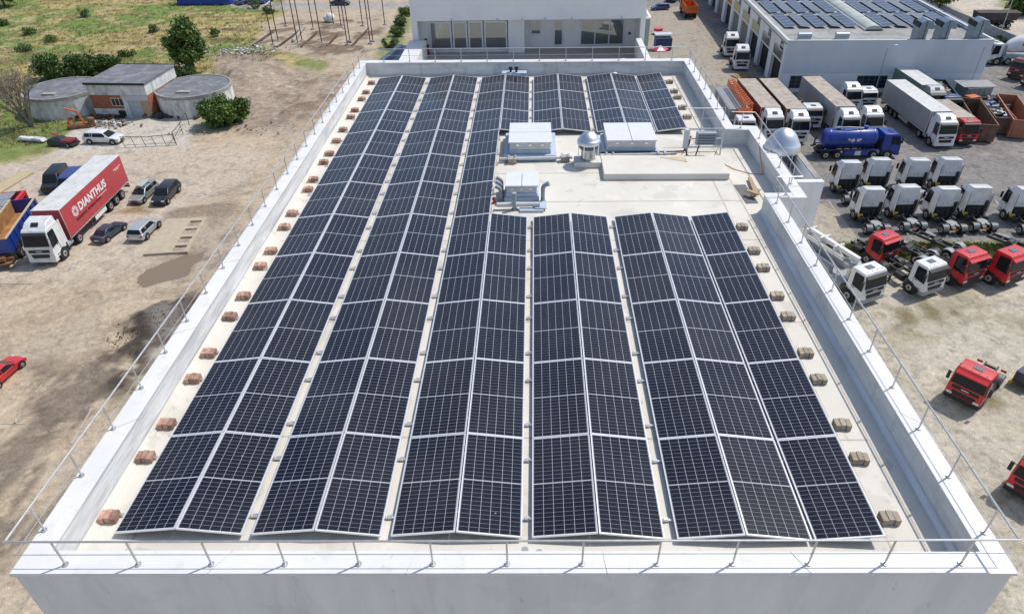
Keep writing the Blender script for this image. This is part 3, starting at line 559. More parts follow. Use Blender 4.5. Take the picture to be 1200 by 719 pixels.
w = MB(); w.cyl((8.14,14.45,-.5),(8.14,14.45,.0), .45, n=20); tag(w.build('ventilator_socket', M_CURB, smooth=True), 'blue grey socket under the large mushroom ventilator', 'socket')
# cable tray pipes with weights
t = thing('cable_conduit', 'pale conduit running from the left panels to the steel dome', 'conduit', (-1.1,14.78,0))
w = MB(); w.cyl((0,0,.13),(2.45,.1,.13), .055, n=12); w.build('pipe', M_PIPEL, t, smooth=True)
t = thing('cable_conduit', 'black cable conduit running from the steel dome to the inverter frame', 'conduit', (2.3,15.0,0))
w = MB(); w.cyl((0,0,.15),(2.55,.08,.15), .045, n=12); w.build('pipe', M_PIPEL, t, smooth=True)
w = MB(); w.tube([(0,.07,.20),(2.4,.14,.19),(2.8,.16,.2),(2.95,.2,.42),(2.98,.2,.7)], .03, 8); w.build('cable', M_CABLE, t, smooth=True)
for i, (x, y, lab) in enumerate(((-.65,14.75,'near the left panels'), (1.12,14.86,'just left of the steel dome'), (2.62,15.0,'just right of the steel dome'), (4.35,15.06,'left of the inverter frame'))):
    t = thing('conduit_weight', 'concrete weight block holding the conduit '+lab, 'weight', (x, y, 0), group='weights on the conduit')
    w = MB(); w.box(-.14,.14,-.12,-.03,.002,.19); w.box(-.14,.14,.03,.12,.002,.19); w.build('block', M_GB, t, bevel=.01); w = MB(); w.box(-.15,-.07,-.13,.13,.191,.23); w.box(.07,.15,-.13,.13,.191,.23); w.build('strap', M_ALU, t)
# inverter frame
t = thing('inverter_frame', 'steel frame with two inverters at the right of the roof', 'inverter frame', (5.20,15.15,0))
for x in (0, 1.12): w = MB(); w.box(x-.02,x+.02,-.02,.02,0,1.0); w.build('upright', M_GALV, t)
for x in (0, 1.12): w = MB(); w.cyl((x,-.02,.45),(x+.02,.5,.0), .016, n=6); w.build('brace', M_GALV, t)
for z in (.33, .62, .95): w = MB(); w.box(.021,1.099,-.018,.018,z,z+.04); w.build('crossbar', M_GALV, t)
w = MB(); w.box(.22,.86,-.24,-.02,.50,.92)
ib = w.build('inverter_box', mat('inverter_grey', (.33,.37,.42), .5, .2, var=.1), t, bevel=.02)
w = MB()
for k in range(4): w.box(.26,.82,-.262,-.242,.54+k*.09,.58+k*.09)
w.build('cooling_fin', mat('fin_dark', (.12,.14,.17), .5), ib)
w = MB(); w.box(-.17,-.03,-.16,.0,.35,1.0); w.build('switch_box', mat('switch_box', (.55,.57,.58), .5), t, bevel=.02)
w = MB(); w.tube([(-.1,-.1,.36),(-.02,-.16,.15),(.12,-.18,.05),(.28,-.16,.12),(.36,-.12,.5)], .022, 8); w.build('cable', M_CABLE, t, smooth=True)
w = MB(); w.tube([(4.6,14.9,.235),(5.6,15.0,.235),(6.15,15.0,.235),(6.3,14.6,.02),(6.55,14.1,.02),(7.0,13.75,.02),(7.38,13.7,.02),(7.42,14.4,.3),(7.44,14.8,.62)], .012, 6)
tag(w.build('extension_lead', M_CORD, smooth=True), 'thin orange cable looping over the roof to the bay parapet', 'cable')
w = MB(); w.add([(4.2,14.62,.226),(5.05,14.2,.226),(5.05,14.62,.226)], [(0,1,2)]); w.add([(4.2,14.62,.229),(5.05,14.2,.229),(5.05,14.62,.229)], [(2,1,0)])
tag(w.build('patch', mat('stain_patch', (.60,.48,.33), .8, var=.2)), 'triangular rusty stained patch on the plinth', 'patch', kind=None)
for i, x in enumerate((-.95, -.70)):
    t = thing('vent_stack', ['left','right'][i]+' of two short black vent stacks at the far parapet', 'vent stack', (x, 23.75, 0)); w = MB(); w.cyl((0,0,.05),(0,0,.46), .05, n=10); w.cyl((0,0,.42),(0,0,.5), .085, n=10); w.build('pipe', M_CABLE, t, smooth=True)
w = MB(); w.box(-1.35,-.25,23.6,24.0,.002,.28); tag(w.build('grey_plinth', M_CURB, bevel=.02), 'grey box behind the two black vent stacks', 'plinth')
w = MB(); w.lathe([(.05,0),(.05,.12),(.12,.14),(.10,.2),(.01,.24)], (3.62,23.72,0), 12); tag(w.build('mushroom_vent', M_LIDW, smooth=True), 'tiny white vent cap at the far parapet', 'vent cap')
for i, x in enumerate((-.06, .16)):
    w = MB(); w.cyl((x,-.3,0),(x,-.3,.30-.06*i), .045, n=12); w.cyl((x,-.3,.24-.06*i),(x,-.3,.32-.06*i), .056, n=12)
    tag(w.build('vent_stub', M_PIPE, smooth=True), ['left taller','right shorter'][i]+' of two grey stubs behind the near parapet', 'vent stub')
t = thing('rubber_mat', 'dark grey rubber mat by the step in the right parapet', 'mat', (6.52,12.35,.004), .06)
w = MB(); w.box(-.20,.16,-.62,.62,0,.012); w.build('mat', mat('rubber_mat', (.16,.155,.15), .8, var=.25), t)
for i, (x, y, L_, a) in enumerate(((6.80,12.75,1.15,1.48), (6.72,12.2,.5,.9), (6.62,12.1,.4,2.4))):
    w = MB(); w.obox((x, y, .08+.05*i), (L_, .12, .05), a); tag(w.build('timber_offcut', M_WOOD, bevel=.005), ['long plank leaning toward the bay parapet','short plank across the dark mat','small plank end on the dark mat'][i], 'plank')

# ------------------------------------------------------------------ the building behind with the terrace
bb = thing('terrace_building', 'white building behind the roof with a recessed terrace', 'building', (0, 27, GZ))
def U(o): o.location = (0, -27, -GZ); return o
XL, XR, YF, YW, YR, OZ, TZ, DZ = -6.92, 6.36, 34.15, 35.29, 36.10, .03, 4.4, -2.0
w = MB(); w.box(XL, XR, YF, YF+14, OZ, TZ); w.box(XL, XL+.34, YF, YF+2.4, DZ-.1, OZ-.003); w.box(XR-.27, XR, YF, YF+2.4, DZ-.1, OZ-.003)
w.box(-1.44, -.48, YW-.30, YF+2.4, DZ, OZ-.003); w.box(XL, XR, YF+2.4, YF+14, GZ+.01, OZ-.003); w.box(XL, XR, 24.70, YF+2.4, GZ+.01, DZ-.102); U(w.build('wall', M_BACKW, bb))
M_TW = mat('terrace_wall', (.84,.83,.81), .85, var=.05)
w = MB(); w.box(XL+.345,-6.09, YW, YW+.25, DZ, OZ-.01); w.box(-6.089,-1.445, YW, YW+.25, DZ, DZ+.14); w.box(-6.089,-1.445, YW, YW+.25, -.24, OZ-.01); w.box(-6.089,-1.445, YW+.3, YW+.4, DZ+.1, OZ-.01); w.box(-.475, XR-.275, YR, YR+.2, DZ, OZ-.01)
U(w.build('terrace_wall', M_TW, bb))
def window(x0, x1, z0, z1, y, nx, f=.065):
    w = MB(); w.box(x0, x1, y-.06, y, z0, z0+f); w.box(x0, x1, y-.06, y, z1-f, z1)
    for k in range(nx+1):
        xx = x0+(x1-x0-f)*k/nx; w.box(xx, xx+f, y-.062, y-.002, z0+f, z1-f)
    fr = U(w.build('window', mat('alu_window_frame',(.66,.70,.74),.4,.2), bb)); g = MB(); g.box(x0+.01, x1-.01, y-.03, y-.012, z0+.02, z1-.02); g.build('pane', M_WINR, fr)
for x0, x1 in ((-6.08,-4.78), (-4.72,-3.85), (-3.80,-2.92), (-2.86,-1.50)): window(x0, x1, DZ+.14, -.25, YW-.002, 1, .09)
window(-.13,.49, -1.25, -.42, YR-.002, 1); window(1.25,1.80, DZ+.1, -.40, YR-.002, 1); window(2.83,5.43, DZ+.1, -.40, YR-.002, 3)
w = MB(); w.box(XL+.35, XR-.28, 24.70, YR, DZ-.1, DZ)
U(w.build('terrace_deck', mat('terrace_deck', (.52,.48,.43), .8, col2=(.40,.37,.33), vscale=5, stretch=(.2,3,1)), bb))
xa, xb, xc, xd = at(467,71,-1.0)[0], at(488,71,-1.0)[0], at(757,57,-1.0)[0], at(763,70,-1.0)[0]
for x0, x1 in ((xa, xb), (xd-.30, xd+.02)):
    w = MB(); w.box(x0, x1, 24.66, YF-.01, DZ-.6, -1.0); U(w.build('side_parapet', M_COPE, bb, bevel=.01))
w = MB(); q_ = [at(*p, -3.2) for p in ((437,78),(466,53),(484,53),(474,80))]; w.prism(q_, -4.0, -3.2); U(w.build('low_annex_roof', mat('blue_membrane', (.30,.37,.48), .6, var=.1), bb))
w = MB()
for (p, q) in (((437,78),(466,53)), ((440.5,78),(469,53))):
    pass
a_, b_ = at(437,78,-3.0), at(466,53,-3.0); w.add([(a_[0],a_[1],-3.2),(b_[0],b_[1],-3.2),(b_[0]+.35,b_[1],-3.2),(a_[0]+.35,a_[1],-3.2),(a_[0],a_[1],-2.95),(b_[0],b_[1],-2.95),(b_[0]+.35,b_[1],-2.95),(a_[0]+.35,a_[1],-2.95)], [(4,5,6,7),(0,1,5,4),(1,2,6,5),(2,3,7,6),(3,0,4,7)])
U(w.build('annex_kerb', mat('kerb_blue_grey',(.50,.54,.60),.6), bb))
w = MB(); w.box(XL-.06, XL-.003, YF+1.2, YF+6, -3.2, 3.5); U(w.build('dark_side_glazing', M_WIN, bb))
w = MB(); w.box(XR+.003, XR+.50, YF+1.5, YF+1.56, -5, -.35); w.box(XR+.44, XR+.50, YF+1.56, YF+5, -5, -.35); U(w.build('glass_screen', mat('green_glass', (.22,.30,.28), .1, .2), bb))
w = MB(); w.box(XR+.003, XR+.53, YF+1.44, YF+1.58, -.35, -.26); w.box(XR+.42, XR+.54, YF+1.58, YF+5, -.35, -.26); U(w.build('screen_rail', M_COPE, bb))
w = MB(); w.box(XL-.05, XR+.05, YF-.05, YF+14.05, TZ, TZ+.06); U(w.build('roof_slab', M_COPE, bb))
for x in (-4.6,-2.0,-.6,.7,2.2,5.0): w = MB(); w.box(x-.025, x+.025, YF-.06, YF-.002, OZ-.03, OZ+.12); U(w.build('drip_spout', M_CURB, bb))
t = thing('fire_bucket', 'red and black bin at the left end of the terrace', 'bin', (-6.25, 34.9, DZ)); w = MB(); w.cyl((0,0,.1),(0,0,.45), .13, n=12); w.build('drum', M_RED, t); w = MB(); w.cyl((0,0,0),(0,0,.1), .14, n=12); w.cyl((0,0,.45),(0,0,.52), .14, n=12); w.build('lid', M_BLK, t)
for x, y, lab in ((-6.33,YW-.06,'left'), (5.75,YR-.06,'right')):
    w = MB(); w.ball((x, y, DZ+.75), .075, 10, 6); tag(w.build('wall_lamp', M_BLK, smooth=True), f'small round black wall lamp at the {lab} end of the terrace', 'wall lamp')
w = MB(); w.obox((at(728,71,-1.6)[0], 32.0, DZ+.2), (.7,.4,.4), .5); tag(w.build('folded_lounger', M_COPE, bevel=.08), 'white folded lounger on the terrace behind the railing', 'lounger')

# ------------------------------------------------------------------ vehicles (x forward, origin on the ground at mid length)
def wheel(parent, x, y, r, wdt=.28, rim=M_RIM, name='wheel'):
    sgn = 1 if y > 0 else -1
    w = MB(); w.cyl((x, y-sgn*wdt, r), (x, y-sgn*.03, r), r, n=18); w.cyl((x, y-sgn*.03, r), (x, y, r), r, r*.90, n=18)
    t = w.build(name, M_TYRE, parent, smooth=True)
    w = MB(); w.cyl((x, y-sgn*.01, r), (x, y+sgn*.012, r), r*.60, r*.52, n=14, m=0); w.cyl((x, y+sgn*.013, r), (x, y+sgn*.03, r), r*.22, n=8, m=1); w.build('rim', [rim, M_BLK], t)
    return t
def arch(w, x, y, r, rr):
    sgn = 1 if y > 0 else -1
    w.cyl((x, y-sgn*.04, r), (x, y+sgn*.008, r), rr, n=20)
def panel(w, pts, y, sgn, th=.012, m=0):
    """side window: points x,z(,y) on the side of the body"""
    A = [(p[0], sgn*((p[2] if len(p) > 2 else y)+th), p[1]) for p in pts]; B = [(p[0], sgn*((p[2] if len(p) > 2 else y)-.02), p[1]) for p in pts]; n = len(pts)
    w.add(A+B, [tuple(range(n)), tuple(reversed(range(n, 2*n)))]+[(i,(i+1)%n,(i+1)%n+n,i+n) for i in range(n)], m)
def car(label, pf, pr, body, kind='estate', cat='car', roofbox=False, L=None, group=None, name='parked_car', grille=M_BLK, z=GZ, s=None):
    a, b = gp(*pf), gp(*pr); dx, dy = a[0]-b[0], a[1]-b[1]; D = math.hypot(dx, dy); L0 = {'estate':4.6,'sedan':4.6,'hatch':4.1,'van':5.3}[kind]
    s = s if s else max(.86, min(1.12, D/L0)); L = L0; h = L/2; W = .88 if kind != 'van' else .98
    t = thing(name, label, cat, ((a[0]+b[0])/2, (a[1]+b[1])/2, z), math.atan2(dy, dx), group, s)
    ft, ff = h-.78, -h+.86; r = .32
    if kind == 'van':
        body_pts = [(h-.02,.32),(h,.62),(h-.12,1.0),(h-.95,1.22),(h-1.0,1.24),(-h+.02,1.24),(-h,.32)]
        w = MB(); w.side([(p[0],p[1],W) for p in body_pts]); w.build('body', body, t, smooth=True, bevel=.05)
        cab = [(h-.95,1.20,W-.01),(h-1.75,2.12,W-.10),(h-2.1,2.22,W-.14),(-h+.08,2.22,W-.14),(-h+.02,2.1,W-.08),(-h+.01,1.20,W-.01)]
        w = MB(); w.side(cab); w.build('upper_body', body, t, smooth=True, bevel=.04)
        w = MB(); w.add([(h-1.00,-W+.12,1.27),(h-1.00,W-.12,1.27),(h-1.73,W-.2,2.06),(h-1.73,-W+.2,2.06)], [(0,1,2,3)]); o = w.build('windscreen', M_GLASS, t); o.location = (.03,0,.015)
        sw = [[(h-1.25,1.30,W-.02),(h-2.2,1.30,W-.02),(h-2.2,1.98,W-.09),(h-1.75,1.98,W-.09)]]; belt = 1.24
    else:
        rear = {'estate':[(-h+.55,.92),(-h+.05,.90),(-h,.62),(-h+.04,.30)], 'sedan':[(-h+.9,.95),(-h+.06,.92),(-h,.62),(-h+.05,.30)], 'hatch':[(-h+.4,.92),(-h+.03,.88),(-h,.6),(-h+.05,.30)]}[kind]
        pts = [(h-.05,.28,W-.08),(h,.48,W-.14),(h-.06,.66,W-.12),(h-.35,.76,W-.05),(h-1.15,.90,W)]+[(p[0],p[1],W-.02-(.06 if i == len(rear)-1 else 0)) for i, p in enumerate(rear)]
        w = MB(); w.side(pts); w.build('body', body, t, smooth=True, bevel=.05)
        g = {'estate':[(h-1.1,.88),(h-1.85,1.38),(h-2.2,1.44),(-h+.55,1.42),(-h+.32,1.36),(-h+.06,.88)], 'sedan':[(h-1.1,.88),(h-1.95,1.38),(h-2.3,1.42),(-h+1.5,1.41),(-h+1.2,1.35),(-h+.55,.90)], 'hatch':[(h-1.0,.88),(h-1.75,1.42),(h-2.1,1.48),(-h+.5,1.45),(-h+.3,1.38),(-h+.06,.86)]}[kind]
        hw = [W-.05 if q[1] < 1 else W-.22 for q in g]
        w = MB(); w.side([(q[0], q[1], c) for q, c in zip(g, hw)]); w.build('roof_and_pillars', body, t, smooth=True, bevel=.035)
        x0, x1 = g[0][0], g[1][0]
        w = MB(); w.add([(x0-.03,-W+.14,.93),(x0-.03,W-.14,.93),(x1+.02,W-.3,1.36),(x1+.02,-W+.3,1.36)], [(0,1,2,3)]); o = w.build('windscreen', M_GLASS, t); o.location = (.025,0,.02)
        xa, xb = g[-1][0], g[-2][0]
        w = MB(); w.add([(xa+.03,-W+.16,.95),(xa+.03,W-.16,.95),(xb-.01,W-.3,g[-2][1]-.03),(xb-.01,-W+.3,g[-2][1]-.03)], [(0,1,2,3)]); o = w.build('rear_window', M_GLASS, t); o.location = (-.025,0,.02)
        m_ = (x1-.3+xb)/2; zt = 1.34; yb, yt = W-.055, W-.19
        sw = [[(x0-.35,.95,yb),(m_+.05,.95,yb),(m_+.05,zt,yt),(x1-.05,zt,yt)], [(m_-.05,.95,yb),(xb+(.45 if kind == 'sedan' else .9),.95,yb),(xb+(.2 if kind == 'sedan' else .75),zt,yt),(m_-.05,zt,yt)]]
        if kind != 'sedan': sw.append([(xb+.8,.95,yb),(xa+.28,.95,yb),(xb+.12,zt,yt),(xb+.66,zt,yt)])
    for k, q in enumerate(sw):
        for sg in (-1, 1): w = MB(); panel(w, q, W, sg); w.build('side_window', M_GLASS, t)
    for sg in (-1, 1):
        for x in (ft, ff): w = MB(); arch(w, x, sg*W, r+.02, r+.07); w.build('wheel_arch', M_BLK, t)
    for sg in (-1, 1):
        for x in (ft, ff): wheel(t, x, sg*(W+.012), r, .2)
        w = MB(); w.box(h-.16, h-.03, sg*(W-.30)-.16, sg*(W-.30)+.16, .60, .71); w.build('headlight', M_LAMP, t, bevel=.02)
        zr = .72 if kind != 'van' else 1.0
        w = MB(); w.box(-h-.012, -h+.08, sg*(W-.19)-.11, sg*(W-.19)+.11, zr-.08, zr+.10); w.build('tail_light', M_TAIL, t, bevel=.02)
        zb = .95 if kind != 'van' else 1.35
        w = MB(); xm = h-1.45; w.box(xm-.08, xm+.08, sg*(W+.03)-.06, sg*(W+.03)+.07, zb, zb+.13); w.build('mirror', body if kind != 'van' else M_BLK, t, bevel=.02)
    w = MB(); w.box(h-.01, h+.015, -.36, .36, .44, .58); w.box(h-.02, h+.012, -.55, .55, .28, .36); w.build('grille', grille, t)
    w = MB(); w.box(-h-.02, -h+.01, -.26, .26, .50, .61); w.build('number_plate', M_LETW, t)
    if roofbox: w = MB(); w.box(-1.35, .55, -.30, .34, 1.50, 1.78); w.build('roof_box', mat('roof_box_grey', (.42,.46,.45), .4), t, bevel=.09); w = MB(); w.box(-1.0,-.95,-.6,.6,1.44,1.50); w.box(.2,.25,-.6,.6,1.44,1.50); w.build('roof_bar', M_BLK, t)
    return t

def truck(label, pos, hdg, body, kind='tractor', cat='truck', group=None, s=1.0, high=True, visor=None, name='tractor_unit', rearx=-4.9, wheels=(-4.05,), L2=None, box=None, boxroof=None, boxz=(1.25, 4.0), boxx=(-2.75, -15.6), mud=None, skirt=None, daycab=False, cabonly=False, z=GZ, front=.0, mirrors=True):
    """front bumper at x = 0, the rest behind at negative x"""
    t = thing(name, label, cat, (pos[0], pos[1], z), hdg, group, s)
    D = 2.25 if not daycab else 1.75; W = 1.22; top = 3.05 if not high else 3.45; dk = body
    w = MB(); w.side([(-.02,.72,W),(0,1.05,W),(-.06,1.95,W),(-.32,top-.32,W-.07),(-.48,top-.08,W-.12),(-.62,top,W-.14),(-D+.04,top+.02,W-.12),(-D,top-.2,W-.03),(-D,1.05,W),(-D+.05,.95,W),(-1.85,.95,W),(-1.85,.72,W)]) if not daycab else w.side([(-.02,.72,W),(0,1.05,W),(-.05,1.75,W),(-.30,top-.25,W-.08),(-.42,top-.04,W-.12),(-.55,top,W-.14),(-D+.03,top,W-.13),(-D,top-.15,W-.04),(-D,1.0,W)])
    cab = w.build('cab', body, t, smooth=True, bevel=.05)
    zt, xt = top-.36, -.30
    if daycab: zt, xt = top-.30, -.27
    zb = 1.98 if not daycab else 1.78
    w = MB(); w.add([(-.045,-W+.10,zb),(-.045,W-.10,zb),(xt,W-.17,zt),(xt,-W+.17,zt)], [(0,1,2,3)]); o = w.build('windscreen', M_GLASS, t); o.location = (.03,0,.01)
    for sg in (-1, 1):
        w = MB(); panel(w, [(-.20,zb-.25,W),(-1.26,zb-.12,W),(-1.26,zt+.06,W-.05),(-.42,zt+.06,W-.05)], W, sg); w.build('side_window', M_GLASS, t)
        w = MB(); w.box(-.03,.02, sg*.92-.2, sg*.92+.2, .80, 1.00); w.build('headlight', M_LAMP, t, bevel=.03)
        if mirrors: w = MB(); w.box(-.22,-.10, sg*(W+.20)-.11, sg*(W+.20)+.11, zb+.05, zb+.75); w.box(-.18,-.13, sg*(W+.02)-.10, sg*(W+.02)+.10, zb+.68, zb+.72); w.build('mirror', M_BLK, t, bevel=.025)
        w = MB(); w.box(-1.26,-1.235, sg*W-.006, sg*W+.006, 1.15, zt); w.box(-1.12,-.98, sg*W-.02, sg*W+.022, zb-.28, zb-.23); w.build('door_handle', M_BLK, t)
    w = MB(); w.box(-.05,.012,-.92,.92,1.38,1.66); w.box(-.05,.014,-.80,.80,.86,1.24); w.box(-.2,.03,-.62,.62,.52,.74); w.build('grille', M_BLK, t, bevel=.01)
    w = MB(); w.box(.013,.022,-.26,.26,1.50,1.56); w.box(.028,.04,-.26,.26,.58,.69); w.build('emblem_and_plate', M_LETW, t)
    w = MB(); w.side([(0.03,.42,W-.02),(.05,.60,W),(.03,.80,W),(-.5,.78,W),(-.5,.42,W-.02)]); w.build('bumper', M_GREYP if body is M_WHITE and daycab else (body if not daycab else M_BLK), t, bevel=.03)
    w = MB(); w.side([(-.28,top-.18,W-.14),(-.02,top-.32,W-.16),(-.02,top-.38,W-.16),(-.32,top-.27,W-.14)]); w.build('sun_visor', visor or M_BLK, t)
    w = MB()
    if high and not daycab:
        w.side([(-.62,top-.02,W-.18),(-1.15,top+.42,W-.26),(-D+.02,top+.52,W-.22),(-D+.0,top-.05,W-.16)]); w.build('roof_deflector', body, t, smooth=True, bevel=.06)
        w = MB(); w.obox((-.95, 0, top+.27), (.42,.66,.03), 0, R(39)); w.build('roof_hatch', M_BLK, t)
    else:
        w.box(-1.35,-.85,-.34,.34,top+.012,top+.05); w.build('roof_hatch', M_BLK if not daycab else mat('tinted_hatch',(.14,.16,.19),.3), t, bevel=.02)
        if daycab: [MB().box(-.60,-.55,y-.04,y+.04,top-.0,top+.05).build('roof_marker', mat('marker_amber',(.40,.27,.10),.4), t) for y in (-.75,-.25,.25,.75)]
    for sg in (-1, 1): w = MB(); w.box(-D+.03, -2.03 if not daycab else -D+.2, sg*W-.05, sg*W+.012, .62, 1.22); w.build('side_skirt', M_BLK, t)
    if high and not daycab:
        for sg in (-1, 1): w = MB(); w.box(-D-.22,-D-.003,sg*(W-.05)-.015,sg*(W-.05)+.015,1.15,top); w.build('side_fairing', body, t); w = MB(); w.box(-D-.24,-D-.221,sg*(W-.05)-.02,sg*(W-.05)+.02,1.15,top+.02); w.build('fairing_edge', M_BLK, t)
    for sg in (-1, 1): w = MB(); w.box(-.92,-.36,sg*W-.02,sg*W+.014,.62,.70); w.box(-.88,-.40,sg*W-.02,sg*W+.016,.90,.96); w.build('step', M_BLK, t)
    w = MB(); w.box(-D-.006,-D+.02,-W+.12,W-.12,.97,1.95); w.box(-D-.12,-D-.007,-W+.15,-W+.45,1.2,2.5); w.box(-D-.16,-D-.007,.35,.95,1.2,1.75); w.build('cab_rear_dark_panel', M_BLK, t)
    for sg in (-1, 1): w = MB(); arch(w, -1.38, sg*W, .52, .64); w.build('wheel_arch', M_BLK, t)
    for sg in (-1, 1): wheel(t, -1.38, sg*(W+.015), .51, .32)
    # chassis
    w = MB()
    for sg in (-1, 1): w.box(rearx, -.4, sg*.42-.05, sg*.42+.05, .72, .98)
    x = -2.6
    while x > rearx: w.box(x-.06, x+.06, -.37, .37, .76, .92); x -= .9
    w.box(-1.8,-.3,-.85,.85,.55,.72); w.build('chassis_frame', M_CHAS, t)
    for x in wheels:
        for sg in (-1, 1): wheel(t, x, sg*(W+.005), .51, .58)
        w = MB(); w.cyl((x,-.65,.51),(x,.65,.51), .12, n=8); w.build('axle', M_CHAS, t)
    for sg in (-1, 1): w = MB(); w.cyl((-2.35, sg*.86, .78), (-3.25, sg*.86, .78), .31, n=14); w.build('fuel_tank', M_GREYP if kind != 'tractor' and kind != 'bare' else M_BLK, t, smooth=True)
    if kind in ('tractor', 'bare'):
        for x in wheels:
            for sg in (-1, 1):
                w = MB(); pr_ = [(x+.60*math.cos(q), .55+.60*math.sin(q)) for q in [R(a_) for a_ in range(10, 171, 16)]]; pi_ = [(x+.57*math.cos(q), .55+.57*math.sin(q)) for q in [R(a_) for a_ in range(170, 9, -16)]]
                w.side(pr_+pi_, y0=sg*.62 if sg > 0 else -1.24, y1=1.24 if sg > 0 else -.62); w.build('mudguard', mud or mat('dark_mudguard', (.13,.14,.15), .5, var=.3), t, smooth=True)
                w = MB(); w.box(rearx-.03, rearx+.06, sg*.85-.2, sg*.85+.2, .68, .84); w.build('tail_light', M_TAIL, t)
        w = MB(); w.box(rearx-.05, rearx, -.28, .28, .64, .78); w.build('rear_plate', M_ORANGE if kind == 'tractor' else M_BLK, t)
    if kind == 'tractor':
        w = MB(); w.lathe([(.02,0),(.52,0),(.55,.05),(.50,.10),(.1,.11)], (wheels[0]+.55,0,1.02), 18); w.box(wheels[0]-.25, wheels[0]+.05, -.42,-.12, 1.02, 1.12); w.box(wheels[0]-.25, wheels[0]+.05, .12,.42, 1.02, 1.12); w.build('fifth_wheel', M_GREYP, t)
        w = MB(); w.tube([(-D-.03,.3,1.9),(-D-.3,.25,1.3),(-D-.5,.1,1.1)], .03, 6); w.tube([(-D-.03,-.3,1.9),(-D-.3,-.25,1.3),(-D-.5,-.1,1.1)], .03, 6); w.build('air_hose', M_CABLE, t)
        w = MB(); w.box(-D-.40,-D-.05,.75,1.15,.85,1.2); w.build('battery_box', M_YEL if high else M_BLK, t, bevel=.03)
        w = MB(); w.box(-D-.02,-D-.005,-.12,.0,2.3,2.36); w.box(-D-.02,-D-.005,.3,.42,2.3,2.36); w.build('bracket', M_BLK, t)
    if kind in ('semi', 'boxtruck'):
        x1, x2 = boxx; z0, z1 = boxz
        w = MB(); w.box(x2, x1, -1.27, 1.27, z0, z1); w.build('trailer_body', box, t, bevel=.015)
        w = MB(); w.box(x2-.02, x1+.02, -1.29, 1.29, z1+.002, z1+.05); w.build('trailer_roof', boxroof, t, bevel=.012)
        w = MB()
        for sg in (-1, 1): w.box(x2-.03, x1+.03, sg*1.28-.02, sg*1.28+.02, z0-.10, z0-.003)
        for sg in (-1, 1):
            for x in (x1-.01, x2+.01): w.box(x-.04, x+.04, sg*1.27-.025, sg*1.27+.025, z0, z1)
        w.build('edge_profile', M_ALU, t)
        w = MB(); n_ = int((x1-x2)/.62)
        for sg in (-1, 1):
            for k in range(n_): xx = x2+.3+k*.62; w.box(xx-.03, xx+.03, sg*1.30-.012, sg*1.30+.012, z0-.09, z0+.16)
        w.build('curtain_buckle', M_GREYP, t)
        if kind == 'semi':
            for k in range(3):
                xx = x2+1.9+k*1.32
                for sg in (-1, 1): wheel(t, xx, sg*1.25, .5, .38)
                w = MB(); w.cyl((xx,-1.0,.5),(xx,1.0,.5), .09, n=8); w.build('axle', M_CHAS, t)
            w = MB(); w.box(x2+.2, x1-1.2, -.55, -.45, .9, z0-.1); w.box(x2+.2, x1-1.2, .45, .55, .9, z0-.1)
            for sg in (-1, 1): w.box(x1-4.2, x1-4.0, sg*.95-.06, sg*.95+.06, .15, z0-.1)
            w.build('trailer_frame', M_CHAS, t)
            w = MB()
            for sg in (-1, 1): w.box(x2+5.4, x1-4.6, sg*1.2-.02, sg*1.2+.02, .55, .98)
            w.build('side_guard', skirt or M_ALU, t)
            w = MB(); w.box(x2-.03, x2+.08, -1.2, 1.2, .5, .68); w.build('rear_bar', M_CHAS, t)
            for sg in (-1, 1): w = MB(); w.box(x2-.05, x2-.032, sg*.95-.22, sg*.95+.22, .7, .85); w.build('tail_light', M_TAIL, t)
    return t
def text_mesh(txt, size, m, parent, loc, rot, name='lettering', shear=0.0, ext=.004, bold=0.0, width=None):
    cu = bpy.data.curves.new('tmp_text', 'FONT'); cu.body = txt; cu.size = size; cu.extrude = ext; cu.offset = bold; cu.align_x = 'CENTER'; cu.align_y = 'CENTER'; cu.space_character = 1.06; cu.shear = shear
    o = bpy.data.objects.new('tmp_text', cu); link(o); dg = bpy.context.evaluated_depsgraph_get(); me = bpy.data.meshes.new_from_object(o.evaluated_get(dg)); bpy.data.objects.remove(o)
    me.materials.clear(); me.materials.append(m); q = link(bpy.data.objects.new(name, me)); q.parent = parent; q.location = loc; q.rotation_euler = rot
    if width:
        xs = [v.co.x for v in me.vertices]; q.scale = (width/(max(xs)-min(xs)), 1, 1)
    return q
DN = -math.pi/2      # facing the near side

# red curtain-sided lorry on the left: front bumper near (53,311), tail near (138,224)
fx, fy = gp(54, 312); hl = math.atan2(*(np.array(fy)-gp(139,226)[1], fx-gp(139,226)[0]))
semi = truck('white cabbed articulated lorry with long red DIANTHUS curtain trailer', (fx, fy), hl, M_WHITE, 'semi', 'lorry', s=1.10, name='articulated_lorry', box=M_TARPR, boxroof=M_ROOFT, boxz=(1.22, 4.05), boxx=(-2.95, -15.2), rearx=-5.6, wheels=(-4.2,), skirt=M_COPE)
